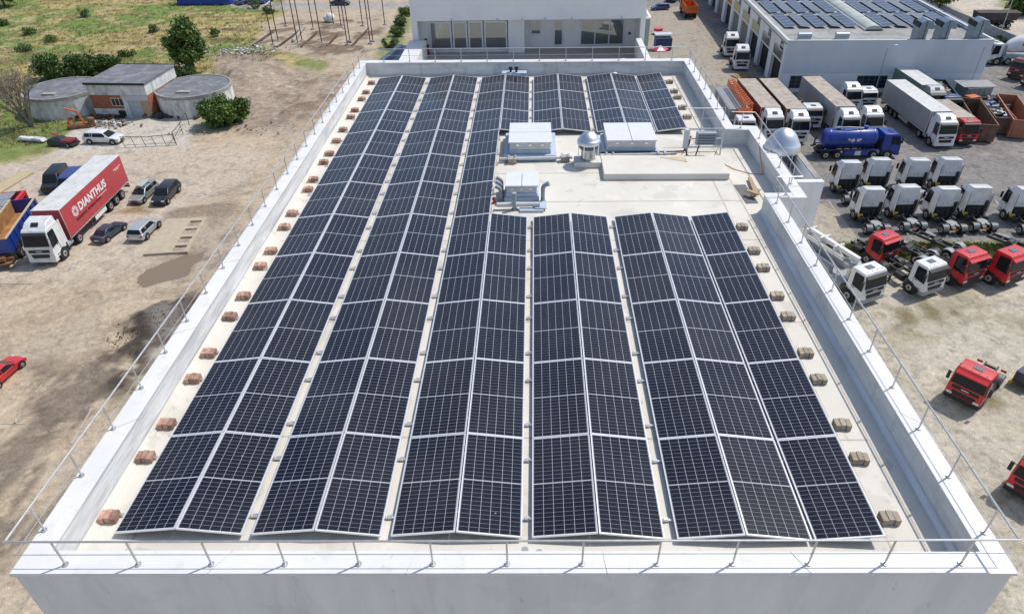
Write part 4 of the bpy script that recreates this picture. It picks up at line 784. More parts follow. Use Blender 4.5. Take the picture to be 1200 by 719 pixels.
# heading is towards the viewer (-y), so the side seen from the roof is +x of the world = local +y
ry = 1.284
def onside(o): return o
text_mesh('DIANTHUS', 1.05, M_LETW, semi, (-8.4, ry, 2.90), (math.pi/2, 0, math.pi), bold=.035, width=5.4)
text_mesh('TRANSPORT', .34, M_LETD, semi, (-5.7, ry, 2.08), (math.pi/2, 0, math.pi), 'small_lettering', bold=.012, width=2.0)
text_mesh('INTERNATIONAL', .34, M_LETD, semi, (-8.3, ry, 2.08), (math.pi/2, 0, math.pi), 'small_lettering', bold=.012, width=2.7)
w = MB(); w.box(-10.9,-8.9, ry, ry+.012, 2.26, 2.30); w.box(-14.7,-13.1, ry, ry+.012, 3.22, 3.27); w.box(-14.3,-13.5, ry, ry+.012, 3.08, 3.12); w.build('fine_print_line', M_LETW, semi)
w = MB(); w.cyl((-5.0, ry-.005, 2.90), (-5.0, ry+.01, 2.90), .50, n=20); lg = w.build('round_emblem', mat('emblem_pale', (.72,.62,.62), .6), semi)
w = MB()
for a in range(4): w.obox((-5.0, ry+.014, 2.90), (.05,.006,.95), 0, a*math.pi/4)
w.cyl((-5.0, ry+.012, 2.90), (-5.0, ry+.02, 2.90), .14, n=12); w.build('emblem_spoke', M_TARPR, lg)

car('grey green estate car with a long roof box', (159,241), (181,221), M_GREENSIL, 'estate', roofbox=True, group='cars parked on the left yard')
car('black estate car parked right of the estate with roof box', (186,243), (206,221), M_BLACKP, 'estate', group='cars parked on the left yard')
car('dark blue grey saloon showing its tail beside the red trailer', (145,265), (115,287), M_DKBLUE, 'sedan', group='cars parked on the left yard')
car('silver hatchback showing its dark rear window on the left yard', (183,262), (160,285), M_SILVER, 'hatch', group='cars parked on the left yard')
car('black panel van facing us beyond the red trailer', (57,231), (79,206), M_BLACKP, 'van', 'van', name='panel_van', s=.90)
car('dark blue van half hidden behind the red trailer', (76,234), (96,212), M_MIDBLUE, 'van', 'van', name='panel_van', s=.92)
car('white estate car parked before the old pump house', (147,167), (101,166), M_WHITE, 'estate')
car('bright red car cut by the left edge of the picture', (22,426), (-14,458), M_RED, 'sedan', group=None)
for i, (a, b, c, l) in enumerate((((294,3),(282,6),M_MIDBLUE,'leftmost blue car parked at the far road'), ((305,2),(294,6),M_DKBLUE,'middle one of three cars parked at the far road'), ((318,1),(306,5),M_MIDBLUE,'rightmost blue car of the three at the far road'), ((411,6),(388,6),M_DKBLUE,'dark blue car driving along the far road'))):
    car(l, a, b, c, 'sedan', s=.95)
# ------- tractor units of the right yard
CW = math.pi/2
protoT = index(truck('x', (0,0), CW, M_WHITE, 'tractor', group='white tractor units parked in two rows', rearx=-5.2, wheels=(-4.75,)))
# wheel pixel of the left front wheel -> bumper position (wheel sits 1.38 back and 1.22 to the left)
first = True
front_w = [((999,258),'near row'),((1037.5,256),'near row'),((1082,257),'near row'),((1120.5,257),'near row'),((1176,258),'near row'),((974,224),'far row'),((1010,223),'far row'),((1053,223),'far row'),((1090,223),'far row')]
cnt = {'near row':0, 'far row':0}
for (p, row) in front_w:
    x, y = gp(*p); k = cnt[row]; cnt[row] += 1
    o = protoT if first else dup(protoT); first = False
    o.location = (x+1.22*.98+random.uniform(-.12,.12), y+1.38*.98+.25+random.uniform(-.3,.3), GZ); o.rotation_euler.z = CW+R(random.uniform(-2.8,2.8)); o.scale = (.96,.96,.96)
    o['label'] = f'white tractor unit without trailer, {ORD[k]} from the left in the {row}' if not (row == 'near row' and k == 4) else 'white tractor unit standing apart at the right edge of the near row'
# two tractor units on the service road
protoR = truck('white tractor unit on the service road, the farther of two', gp(866-10,68), DN+R(-3), M_WHITE, 'tractor', group='tractor units on the service road', rearx=-5.6, s=.98)
truck('white tractor unit on the service road, the nearer of two', gp(868,84), DN+R(-3), M_WHITE, 'tractor', group='tractor units on the service road', rearx=-5.6, s=.98)
# ------- parked lorries before the workshop
truck('white cabbed lorry with long grey curtain trailer, standing alone', gp(1104,175), DN+R(1.5), M_WHITE, 'semi', 'lorry', name='articulated_lorry', box=M_TARPG, boxroof=M_ROOFT, boxx=(-2.7,-15.4), boxz=(1.2,3.9), rearx=-5.5, s=1.0)
truck('small red lorry with grey box body beside the big grey trailer', gp(1131,172), DN+R(1.5), M_RED, 'boxtruck', 'lorry', name='box_lorry', box=M_TARPG, boxroof=M_ROOFB, boxx=(-2.0,-9.2), boxz=(1.1,3.35), rearx=-9.0, wheels=(-7.2,), daycab=True, s=.93)
truck('white cabbed lorry with dusty grey trailer behind the blue tanker', gp(992,168), DN+R(2), M_WHITE, 'semi', 'lorry', name='articulated_lorry', box=M_TARPG, boxroof=M_ROOFB, boxx=(-2.7,-15.2), boxz=(1.2,3.9), rearx=-5.5, s=1.0)
truck('white tractor unit right of the dusty grey trailer', gp(1019,165), DN+R(1), M_WHITE, 'tractor', 'truck', rearx=-5.4, s=1.0)
truck('white truck cab between brown and dusty grey trailers', gp(950,153), DN, M_WHITE, 'tractor', 'truck', rearx=-5.4, s=1.0, high=False)
truck('white tractor unit at the workshop wall beside the trailer', gp(996,132), DN+R(2), M_WHITE, 'tractor', 'truck', rearx=-5.0, s=.95)
truck('low roofed pale truck cab at the workshop wall', gp(1015,130), DN+R(2), M_WHITE, 'tractor', 'truck', rearx=-5.0, s=.95, high=False, visor=M_GREYP)
truck('white cabbed lorry with brown dusty container trailer by the parapet dome', gp(934,170), DN+R(1), M_WHITE, 'semi', 'lorry', name='articulated_lorry', box=M_BRN, boxroof=M_ROOFB, boxx=(-2.7,-15.2), boxz=(1.2,3.8), rearx=-5.5)
truck('white cabbed lorry with dark red trailer next to the orange boom', gp(904,168), DN+R(1), M_WHITE, 'semi', 'lorry', name='articulated_lorry', box=M_DKRED, boxroof=M_ROOFB, boxx=(-2.7,-14.6), boxz=(1.2,3.8), rearx=-5.5)
# lorry-mounted orange lattice boom over a grey container body
ft_ = gp(872,168)
t = truck('white truck with grey container body and orange lattice boom', ft_, DN, M_WHITE, 'boxtruck', 'truck', name='crane_truck', box=M_TARPG, boxroof=mat('corrugated_grey',(.30,.32,.34),.6,col2=(.22,.24,.26),vscale=2.0,stretch=(.4,5,1)), boxx=(-4.2,-13.2), boxz=(1.1,3.0), rearx=-12, wheels=(-9.5,-10.8), high=False)
w = MB(); q = .42; y_ = .65
for dz in (0, .8):
    for dy in (-q, q): w.cyl((-2.4,y_+dy,3.5+dz),(-13.0,y_+dy,3.4+dz*.9), .06, n=6)
for k in range(14):
    xa, xb = -2.4-k*.757, -2.4-(k+1)*.757
    for dy in (-q, q): w.cyl((xa,y_+dy,3.5),(xb,y_+dy,4.25), .045, n=5); w.cyl((xb,y_+dy,3.48),(xb,y_+dy,4.25), .04, n=5)
    w.cyl((xa,y_-q,4.28),(xb,y_+q,4.25), .045, n=5); w.cyl((xb,y_-q,4.25),(xb,y_+q,4.25), .04, n=5); w.cyl((xb,y_-q,3.45),(xb,y_+q,3.45), .04, n=5)
w.build('lattice_boom', M_ORANGE, t); w = MB(); w.box(-3.9,-2.5,-.5,1.2,1.1,3.3); w.build('boom_foot', M_ORANGE, t, bevel=.05)
# blue tank lorry, seen from its right side, facing right
t = truck('blue suction tank lorry parked across the yard', gp(1046,181), R(1), M_BLUE, 'rigid', 'tank lorry', name='tank_lorry', rearx=-9.7, wheels=(-7.3,-8.7), high=False, s=1.02)
for sg in (-1, 1): wheel(t, -3.0, sg*1.23, .51, .32)
w = MB(); prof = [(.01,0),(.6,.08),(1.0,.32),(1.12,.7),(1.12,6.0),(1.0,6.35),(.5,6.6),(.01,6.65)]
n_ = 24; vs = [(-2.6-z_, r_*math.cos(2*math.pi*i/n_), 2.32+r_*math.sin(2*math.pi*i/n_)) for r_, z_ in prof for i in range(n_)]
w.add(vs, [(j*n_+i, j*n_+(i+1)%n_, (j+1)*n_+(i+1)%n_, (j+1)*n_+i) for j in range(len(prof)-1) for i in range(n_)]); tank = w.build('tank', M_BLUE, t, smooth=True)
w = MB()
for x in (-3.3,-5.0,-6.8,-8.5):
    vs = []; 
    for dx in (-.05,.05): vs += [(x+dx, 1.16*math.cos(2*math.pi*i/n_), 2.32+1.16*math.sin(2*math.pi*i/n_)) for i in range(n_)]
    w.add(vs, [(i,(i+1)%n_,n_+(i+1)%n_,n_+i) for i in range(n_)])
w.build('tank_band', M_BLUE, tank, smooth=True)
w = MB(); w.cyl((-4.2,0,3.4),(-4.2,0,3.7), .3, n=14); w.cyl((-7.4,0,3.4),(-7.4,0,3.65), .26, n=14); w.build('manhole', M_BLUE, tank)
w = MB(); w.tube([(-4.6,-.3,3.55),(-6.5,-.35,3.7),(-8.0,-.2,3.6)], .1, 8); w.build('suction_hose', M_GREYP, t, smooth=True)
w = MB(); w.box(-9.5,-2.7,-1.2,-1.05,1.15,1.25); w.box(-9.5,-2.7,1.05,1.2,1.15,1.25); w.box(-6.6,-3.7,-1.24,-.8,.5,1.1); w.build('side_platform', M_BLUE, t)
w = MB(); w.box(-5.3,-4.6,-1.262,-1.242,.5,1.05); w.build('white_locker', M_COPE, t)
w = MB(); w.cyl((-9.6,-.5,1.0),(-9.9,-.5,1.0), .25, n=10); w.cyl((-9.5,.4,1.3),(-10.1,.5,1.1), .12, n=8); w.tube([(-9.4,0,3.0),(-9.9,0,2.4),(-9.9,.2,1.2)], .09, 8); w.build('rear_coupling', M_CHAS, t)
text_mesh('e-p ur', .62, M_LETW, t, (-5.7,-1.135,2.42), (math.pi/2, 0, 0), bold=.02, ext=.02)
# ------- near row of rigid trucks, seen from the right rear corner of the roof
def rigid_chassis(label, px, body, hd, s=1.0, rear=-5.6, **k): return truck(label, gp(*px), hd, body, 'bare', 'truck', name='truck_chassis', rearx=rear, wheels=(-4.6,) if rear < -5 else (), daycab=True, high=False, mud=M_BLK, s=s, **k)
rigid_chassis('white day cab truck with bare chassis between red trucks', (1090,348), M_WHITE, R(-66), 1.02)
rigid_chassis('red day cab truck right beside the white bare chassis', (1136,338), M_RED, R(-66), 1.08, visor=M_RED)
rigid_chassis('red day cab truck at the right end of the row', (1185,337), M_RED, R(-64), 1.08, visor=M_RED)
rigid_chassis('red truck tucked behind the white crane truck', (1038,313), M_RED, R(-62), 1.0, rear=-4.0, visor=M_RED)
t = truck('white truck with white folding boom beside the building', gp(1019,358), R(-66), M_WHITE, 'rigid', 'truck', name='boom_truck', rearx=-9, wheels=(-6.2,-7.5), daycab=True, high=False, s=1.08)
w = MB(); w.cyl((-2.6,0,1.0),(-2.6,0,2.9), .32, n=14); w.box(-9.2,-2.2,-.20,.14,2.95,3.30); w.box(-9.0,-3.2,.25,.45,2.7,2.95); w.box(-9.0,-3.4,-.55,-.36,2.6,2.84); w.cyl((-3.0,.0,2.2),(-5.0,.0,3.0), .09, n=8)
for x in (-4.4,-6,-7.6): w.box(x-.08,x+.08,-.6,.5,2.5,3.36)
w.build('folding_boom', M_COPE, t, bevel=.015)
w = MB(); w.lathe([(.05,0),(.72,0),(.72,.25),(.6,.32),(.05,.34)], (-2.75,-.0,2.35), 18); w.build('turntable', M_GREYP, t, smooth=True)
w = MB(); w.box(-9,-2.3,-1.15,1.15,1.0,1.12); w.box(-8.5,-3.8,-1.15,-.65,1.12,1.75); w.box(-8.5,-3.8,.65,1.15,1.12,1.7); w.build('deck_and_lockers', M_GREYP, t, bevel=.02)
def axle_rig(label, px, hd, s=1.0):
    t = thing('bare_axle_chassis', label, 'truck chassis', (*gp(*px), GZ), hd, 'bare rear chassis on the grass strip', s)
    w = MB()
    for sg in (-1, 1): w.box(-2.4, 2.6, sg*.42-.05, sg*.42+.05, .78, 1.02)
    for x in (-2.3,-1,.2,1.4,2.4): w.box(x-.07, x+.07, -.37, .37, .8, .98)
    w.box(-2.6,-2.4,-1.0,1.0,.7,.86); w.build('chassis_frame', M_CHAS, t)
    for x in (-1.2,):
        for sg in (-1, 1): wheel(t, x, sg*1.22, .51, .58)
        for sg in (-1, 1):
            w = MB(); pr_ = [(x+.62*math.cos(R(a)), .55+.62*math.sin(R(a))) for a in range(10,171,16)]; pi_ = [(x+.59*math.cos(R(a)), .55+.59*math.sin(R(a))) for a in range(170,9,-16)]
            w.side(pr_+pi_, y0=.62 if sg > 0 else -1.24, y1=1.24 if sg > 0 else -.62); w.build('mudguard', M_GREYP, t, smooth=True)
    w = MB(); w.cyl((.6,-.5,.9),(.6,.5,.9), .3, n=12); w.build('cross_tank', M_CHAS, t); w = MB(); w.tube([(2.6,.3,.9),(3.2,.6,1.1),(3.6,1.0,.7)], .06, 6); w.build('hose', M_CHAS, t)
    w = MB(); w.cyl((1.0,-.62,.85),(2.0,-.62,.85), .24, n=12); w.build('air_tank', M_GREYP, t, smooth=True)
    return t
axle_rig('bare rear chassis with grey mudguards on the grass strip', (1068,303), R(130), 1.05); axle_rig('second bare rear chassis lying behind the red truck', (1100,294), R(125)); axle_rig('bare rear chassis at the right end of the grass strip', (1188,296), R(130))
a, b = gp(1122,476), gp(1170,424)
truck('red low roofed tractor unit alone on the gravel', a, math.atan2(a[1]-b[1], a[0]-b[0]), M_RED, 'tractor', 'truck', high=False, visor=M_RED, rearx=-5.6, wheels=(-4.4,), s=.98, daycab=True)
a, b = gp(1196,590), gp(1238,535)
truck('red truck cut by the right edge of the picture', a, math.atan2(a[1]-b[1], a[0]-b[0]), M_RED, 'tractor', 'truck', high=False, visor=M_RED, rearx=-5.2, wheels=(-4.5,), s=1.0, daycab=True)
t = thing('compressor', 'small dark blue machine with yellow feet at the right edge', 'machine', (*gp(1200,449), GZ), .6); w = MB(); w.box(-.9,.9,-.6,.6,.4,1.3); w.build('housing', M_DKBLUE, t, bevel=.06); w = MB(); w.box(-1.1,1.1,-.7,-.5,.1,.4); w.box(-1.1,1.1,.5,.7,.1,.4); w.build('skid', M_YEL, t)
for i, (px, l) in enumerate((((1196,99),'nearer'), ((1204,110),'second'))):
    truck(f'dark red truck at the right edge beyond the skips, the {"farther" if i == 0 else "nearer"} one', gp(1187,94) if i == 0 else gp(1203,104), R(215), mat('paint_dark_red', (.30,.012,.02), .35, var=.1, coat=.4), 'bare', 'truck', name='truck_chassis', rearx=-6, wheels=(-4.5,), daycab=True, high=False)
# concrete mixer
t = truck('white concrete mixer lorry with ALS on its drum', gp(1150,74), R(180), M_WHITE, 'rigid', 'mixer lorry', name='mixer_lorry', rearx=-9.2, wheels=(-6.0,-7.3), daycab=True, high=False, s=1.12)
for sg in (-1, 1): wheel(t, -3.0, sg*1.23, .51, .32)
w = MB(); prof = [(.05,0),(.6,.05),(.95,.6),(1.2,1.6),(1.2,2.6),(.95,3.8),(.6,5.0),(.5,5.3)]; n_ = 24; tl = R(13)
vs = []
for r_, z_ in prof:
    for i in range(n_):
        y1_, z1_ = r_*math.cos(2*math.pi*i/n_), r_*math.sin(2*math.pi*i/n_); vs.append((-2.7-z_*math.cos(tl)-z1_*0-z1_*math.sin(-tl)*0, y1_, 2.35+z_*math.sin(tl)+z1_))
w.add(vs, [(j*n_+i, j*n_+(i+1)%n_, (j+1)*n_+(i+1)%n_, (j+1)*n_+i) for j in range(len(prof)-1) for i in range(n_)]+[tuple(range(n_))]); dr = w.build('drum', M_WHITE, t, smooth=True)
text_mesh('ALS', .95, M_LETB, t, (-5.0, 1.18, 3.05), (R(78), 0, math.pi), ext=.03, bold=.02)
w = MB(); w.box(-9,-2.3,-1.1,1.1,1.0,1.15); w.cyl((-2.7,0,1.2),(-2.7,0,2.6), .35, n=10); w.build('drum_support', M_GREYP, t)
# orange tipper on the service road, seen from behind
t = truck('orange tipper lorry at the far end of the service road', (gp(808,23)[0]+.3, gp(808,23)[1]+7.4), CW, M_ORANGE, 'rigid', 'tipper lorry', name='tipper_lorry', rearx=-7.2, wheels=(-5.0,-6.3), daycab=True, high=False)
def open_box(w, x0, x1, y0, y1, z0, z1, th=.07, floor=.08):
    w.box(x0, x1, y0, y0+th, z0, z1); w.box(x0, x1, y1-th, y1, z0, z1); w.box(x0, x0+th, y0+th, y1-th, z0, z1); w.box(x1-th, x1, y0+th, y1-th, z0, z1); w.box(x0+th, x1-th, y0+th, y1-th, z0, z0+floor)
w = MB(); open_box(w, -7.4, -2.0, -1.25, 1.25, 1.2, 2.6); 
for k in range(5): w.box(-7.0+k*1.15,-6.9+k*1.15,-1.31,-1.252,1.2,2.55); w.box(-7.0+k*1.15,-6.9+k*1.15,1.252,1.31,1.2,2.55)
w.build('tipper_body', M_ORANGE, t)
car('blue car parked at the far end of the service road', (764,12), (783,11), M_MIDBLUE, 'estate')
car('dark van with pale panel at the far end of the service road', (783,5), (797,-4), M_DKBLUE, 'van', 'van', name='panel_van')
# ------- skips and containers
def skip(label, p1, p2, hgt, wid, m, ribs=True, cat='skip', name='open_skip', fill=None, z0=.15, group=None, flip=False):
    a, b = gp(*p1), gp(*p2); L_ = math.hypot(a[0]-b[0], a[1]-b[1]); t = thing(name, label, cat, ((a[0]+b[0])/2, (a[1]+b[1])/2, GZ), math.atan2(a[1]-b[1], a[0]-b[0]), group)
    w = MB(); h = L_/2; v = wid/2; open_box(w, -h, h, -v, v, z0, hgt); w.box(-h-.04,h+.04,-v-.05,-v+.09,hgt+.002,hgt+.09); w.box(-h-.04,h+.04,v-.09,v+.05,hgt+.002,hgt+.09); w.box(-h-.05,-h+.08,-v+.09,v-.09,hgt+.002,hgt+.09); w.box(h-.08,h+.05,-v+.09,v-.09,hgt+.002,hgt+.09)
    w.build('container_body', m, t)
    if ribs:
        w = MB(); k = -h+.3
        while k < h: w.box(k-.05,k+.05,-v-.07,-v-.002,z0,hgt-.003); w.box(k-.05,k+.05,v+.002,v+.07,z0,hgt-.003); k += .75
        for y in (-v*.5, v*.5): w.box(h+.002,h+.06,y-.3,y+.3,z0+.1,hgt-.25)
        w.build('rib', m, t)
    w = MB(); w.box(-h+.2,h-.2,-.5,-.38,.0,z0); w.box(-h+.2,h-.2,.38,.5,0,z0); w.build('skid', M_CHAS, t)
    if fill:
        for k in range(fill):
            mm = random.choice([mat('scrap_white',(.6,.6,.6),.6), mat('scrap_blue',(.1,.16,.35),.6), M_BLK, mat('scrap_grey',(.3,.3,.31),.6), M_BLK, M_WOOD])
            w = MB(); x, y = random.uniform(-h+.4,h-.4), random.uniform(-v+.3,v-.3); w.obox((x, y, hgt-.25+random.uniform(-.2,.25)), (random.uniform(.3,.9),random.uniform(.2,.6),random.uniform(.08,.35)), random.uniform(0,3), random.uniform(-.6,.6))
            w.build('scrap_piece', mm, t)
        w = MB(); w.box(-h+.1,h-.1,-v+.1,v-.1,z0+.1,hgt-.3); w.build('scrap_bed', M_BLK, t)
    return t
skip('rusty brown open skip next to the red lorry', (1150,167), (1130,135), 2.3, 2.4, M_SKIP)
skip('brown skip heaped with mixed scrap', (1171,158), (1152,133), 2.2, 2.4, M_SKIP, fill=46)
skip('large orange red open skip at the right edge', (1192,163), (1172,131), 2.4, 2.5, M_SKIPO)
skip('grey covered container before the workshop corner', (1122,118), (1150,117), 2.2, 3.0, mat('container_grey_green',(.28,.33,.32),.7,var=.2), name='storage_container', cat='container')
o = bpy.data.objects.new('x', None)
a = gp(1136,117); w = MB(); w.box(a[0]-2.4,a[0]+2.4,a[1]-1.55,a[1]+1.55,GZ+2.30,GZ+2.42); tag(w.build('container_lid', M_TARPG, bevel=.03), 'flat grey lid lying on the covered container', 'lid')
skip('dark green open container filled with pale scrap behind the red lorry', (1108,134), (1092,112), 2.3, 2.4, mat('container_dark_green',(.03,.07,.055),.7,var=.3), fill=20)
skip('low pale cage trailer beside the covered container', (1172,133), (1160,121), 1.2, 1.8, mat('cage_pale',(.42,.45,.45),.6,var=.3), cat='trailer', name='cage_trailer', z0=.5)
t = truck('blue cabbed truck squeezed behind the red lorry', gp(1110,140), DN, M_MIDBLUE, 'bare', 'truck', name='truck_chassis', rearx=-6, wheels=(-4.6,), daycab=True, high=False)
t = truck('lorry with pale trailer roof behind the big grey trailer', gp(1092,138), DN+R(1.5), M_GREYP, 'semi', 'lorry', name='articulated_lorry', box=mat('trailer_green_grey',(.16,.22,.20),.6), boxroof=M_ROOFT, boxx=(-2.6,-11), boxz=(1.2,3.7), rearx=-5.5)
w = MB(); x, y = gp(1133,130); w.obox((x,y,GZ+1.1),(1.8,1.2,2.2),.3); tag(w.build('orange_tank', M_ORANGE, bevel=.15), 'orange plastic tank behind the rusty brown skip', 'tank')
# dark dump wagon beyond the workshop
t = thing('dump_wagon', 'rusty dark dump wagon on the sandy track', 'wagon', (*gp(1162,32), GZ), R(-4)); w = MB(); w.side([(-3.6,1.5,1.2),(3.4,1.5,1.2),(4.0,2.9,1.3),(-3.8,2.9,1.3)]); w.build('tub', mat('wagon_dark',(.07,.06,.055),.85,var=.4), t); 
w = MB(); w.box(-5.5,3.5,-.5,.5,.9,1.2); w.build('drawbar', M_CHAS, t)
for x in (-.6,1.0,2.4):
    for sg in (-1,1): wheel(t, x, sg*1.15, .5, .4)
# left edge: tipper body on a truck and a flatbed with grey boards
a, b = gp(14,318), gp(52,258)
t = thing('tipper_trailer', 'blue tipper trailer with ochre inside at the left edge', 'tipper trailer', ((a[0]+b[0])/2-.9, (a[1]+b[1])/2, GZ), math.atan2(a[1]-b[1], a[0]-b[0])); h = 4.6
w = MB()
OUTm, INm = M_BLUE, mat('tipper_inside_ochre', (.42,.22,.07), .85, col2=(.25,.12,.05), vscale=1.2)
w.box(-h,h,1.18,1.26,1.5,3.0,0); w.box(-h,h,-1.26,-1.18,1.5,3.0,0); w.box(h-.08,h,-1.179,1.179,1.5,3.0,0); w.box(-h,-h+.08,-1.179,1.179,1.5,3.0,0)
w.box(-h+.09,h-.09,-1.17,1.17,1.52,1.6,1); w.box(-h+.09,h-.09,1.14,1.175,1.61,2.97,1); w.box(-h+.09,h-.09,-1.175,-1.14,1.61,2.97,1)
w.build('tipper_body', [OUTm, INm], t)
w = MB(); w.box(-h-.05,h+.05,1.10,1.30,3.002,3.10); w.box(-h-.05,h+.05,-1.30,-1.10,3.002,3.10); w.build('wooden_rim', mat('rim_cream',(.50,.42,.28),.8,var=.2), t)
w = MB()
for k in range(7):
    for sg in (-1, 1): w.box(-h+.5+k*1.3,-h+.62+k*1.3,sg*1.30-.035,sg*1.30+.035,1.5,2.98)
w.build('rib', M_BLUE, t)
w = MB(); w.box(-h+.3,h+.6,-.5,.5,.9,1.3); w.box(h,h+.8,-1.2,1.2,.6,.75); w.box(h+.1,h+.3,-1.2,1.2,.75,1.1); w.build('chassis_frame', M_RUST, t)
for x in (-3,-1.6,2.9):
    for sg in (-1,1): wheel(t, x, sg*1.2, .5, .4)
a, b = gp(-16,300), gp(27,246)
t = thing('flatbed_trailer', 'flatbed trailer with grey boards and red tailgate at the left edge', 'trailer', ((a[0]+b[0])/2, (a[1]+b[1])/2, GZ), math.atan2(a[1]-b[1], a[0]-b[0]))
w = MB(); w.box(-5,4.5,-1.25,1.25,1.1,1.3); w.build('deck', M_CHAS, t)
w = MB()
for k in range(5): w.box(-4.9+k*1.85,-3.2+k*1.85,-1.2,.25,2.3+.03*(k%2),2.36+.03*(k%2))
w.build('board', mat('grey_board',(.27,.28,.30),.8,var=.3), t)
w = MB(); w.box(-4.95,0,.9,1.25,2.0,2.4); w.box(-5.0,-4.9,-1.25,1.25,1.3,2.4); w.build('red_board', M_RED, t); w = MB(); w.box(0.05,4.5,.95,1.2,2.2,2.4); w.build('cream_beam', mat('rim_cream',(.50,.42,.28)), t)
w = MB()
for x in (-4.8,-2,1,4): 
    for sg in (-1,1): w.box(x-.05,x+.05,sg*1.15-.05,sg*1.15+.05,1.3,2.29)
w.build('stake', M_RUST, t)
for x in (-3.2,-1.9):
    for sg in (-1,1): wheel(t, x, sg*1.2, .5, .4)
# ------- the workshop
C0 = gp(909.5,100); C1 = (gp(1138,108)); C0 = (C0[0]-.75, C1[1]+1.4); WZ = GZ+7.5; WLEN = 92.0
wx0, wy0, wx1 = C0[0], C0[1]-.6, C1[0]+.6; wyS = -.03
def wp(u, v): return (wx0+u, wy0+wyS*u+v)       # u along the near face, v away from us
WU = wx1-wx0
ws = thing('workshop_building', 'long pale workshop with a row of tall gate bays and solar roof', 'building', (wx0, wy0, GZ), math.atan(wyS))
w = MB(); w.box(.0, WU, .0, .3, 2.86, 7.6); w.build('upper_front_wall', M_WKW, ws)
w = MB(); w.box(.06, WU-.06, .07, .3, 0, 2.855); w.build('lower_front_wall', M_WKL, ws)
w = MB(); w.box(WU-.3, WU, .301, WLEN, .0, 7.6); w.box(.3, WU-.3, WLEN-.3, WLEN, 0, 7.6); w.build('far_wall', M_WKW, ws)
w = MB(); w.box(.0, WU-.3, .301, WLEN-.3, 6.95, 7.15); w.build('roof', M_WKR, ws)
w = MB(); w.box(-.06,.34,-.05,WLEN,7.61,7.68); w.box(.34,WU+.06,-.05,.34,7.612,7.675); w.box(WU-.34,WU+.06,.34,WLEN,7.61,7.68); w.build('roof_edge_trim', M_PIPEL, ws)
# the gate side: pillars, lintel band, openings
NB, BP, PIL = 12, 7.4, 2.0; w = MB()
w.box(0,.5,.301,1.2,0,7.6)
for k in range(NB): y = 1.2+k*BP; w.box(0,.5,y+BP-PIL,y+BP,0,7.6); w.box(0.02,.45,y,y+BP-PIL,4.05,4.5); w.box(.02,.4,y+2.2,y+BP-PIL,4.5,7.6); w.box(.02,.4,y,y+.3,4.5,7.6); w.box(.02,.4,y+.3,y+2.2,6.9,7.6)
w.build('gate_side_wall', M_WKS, ws)
w = MB(); w.box(.55,.6,.4,WLEN-.4,0,6.9); w.build('interior_backing', M_DKOPEN, ws)
kinds = 'dddssdsdsdsd'; bal = 'ggyyyogyggyg'
for k in range(NB):
    y = 1.2+k*BP; z1 = 3.95
    if kinds[k] == 's' or k in (3,): w = MB(); w.box(.32,.38,y+.01,y+BP-PIL-.01,0,4.04); g = w.build('roller_gate', M_SHUT, ws)
    w = MB(); w.box(.1,.16,y+.31,y+2.19,4.51,6.89); g = w.build('upper_window', M_SHUT if k % 3 else M_WIN, ws); w = MB(); yy = y+BP-PIL; 
    w = MB(); w.box(-.05,.01,y+.25,y+BP-PIL-.6,4.35,5.75); w.build('balcony_panel', {'g': mat('balcony_glass',(.16,.18,.18),.15), 'y': M_PANELY, 'o': M_ORANGE}[bal[k]], ws)
    w = MB(); w.box(-.09,-.055,y+.15,y+BP-PIL-.5,5.75,5.87); w.box(-.09,-.055,y+.15,y+.25,4.25,5.75); w.box(-.09,-.055,y+BP-PIL-.6,y+BP-PIL-.5,4.25,5.75); w.build('balcony_frame', M_GALV, ws)
for u in (1.5, 11.4):
    w = MB(); ww = 4.4 if u < 5 else 4.4; w.box(u,u+ww,.055,.065,.6,2.5); fr = w.build('front_window', mat('dark_window',(.02,.03,.045),.15,spec=.4), ws); w = MB()
    for k in range(6): xx = u+k*(ww-.07)/5; w.box(xx,xx+.07,.03,.054,.6,2.5)
    for z in (.66,1.25,1.8,2.38): w.box(u,u+ww,.028,.052,z,z+.06)
    w.build('glazing_bar', mat('dark_blue_frame',(.09,.12,.17),.5), fr)
def onws(u, v, h): c, s_ = math.cos(math.atan(wyS)), math.sin(math.atan(wyS)); return (wx0+u*c-v*s_, wy0+u*s_+v*c, GZ+h)
# rooftop arrays on the workshop
pv = thing('solar_panel', 'x', 'solar panel'); w = MB(); w.box(-.84,.84,-.82,.82,-.02,.02); w.build('cell_sheet', mat('pv_blue', (.040,.052,.10), .25, var=.2, objrand=.25), pv); w = MB()
for q in ((-.87,.87,-.86,-.821),(-.87,.87,.821,.86),(-.87,-.841,-.82,.82),(.841,.87,-.82,.82)): w.box(*q,-.03,.025)
w.build('frame', M_ALU, pv); index(pv); pv0 = True
pvp = [(blk, c, r) for blk in (0, 1) for c in range(5 if blk == 0 else 6) for r in range(14)]
for blk, c, r in pvp:
    u = (2.1+c*2.36) if blk == 0 else (17.0+c*2.36); v = 9.6+r*1.76+(r//5)*.9
    o = pv if pv0 else dup(pv); pv0 = False
    o.location = onws(u+.7, v, 7.50); o.rotation_euler = (0, R(5) if c % 2 else R(-5), math.atan(wyS))
    o['label'] = f'{ORD[r]} blue panel of the {ORD[c]} workshop roof column {"left" if blk == 0 else "right"} of the skylight vault'
    o['group'] = 'solar panels on the workshop roof'
t = thing('skylight_vault', 'long curved translucent skylight running along the workshop roof', 'skylight', onws(15.0, 7.2, 7.15), math.atan(wyS))
w = MB(); K = 10
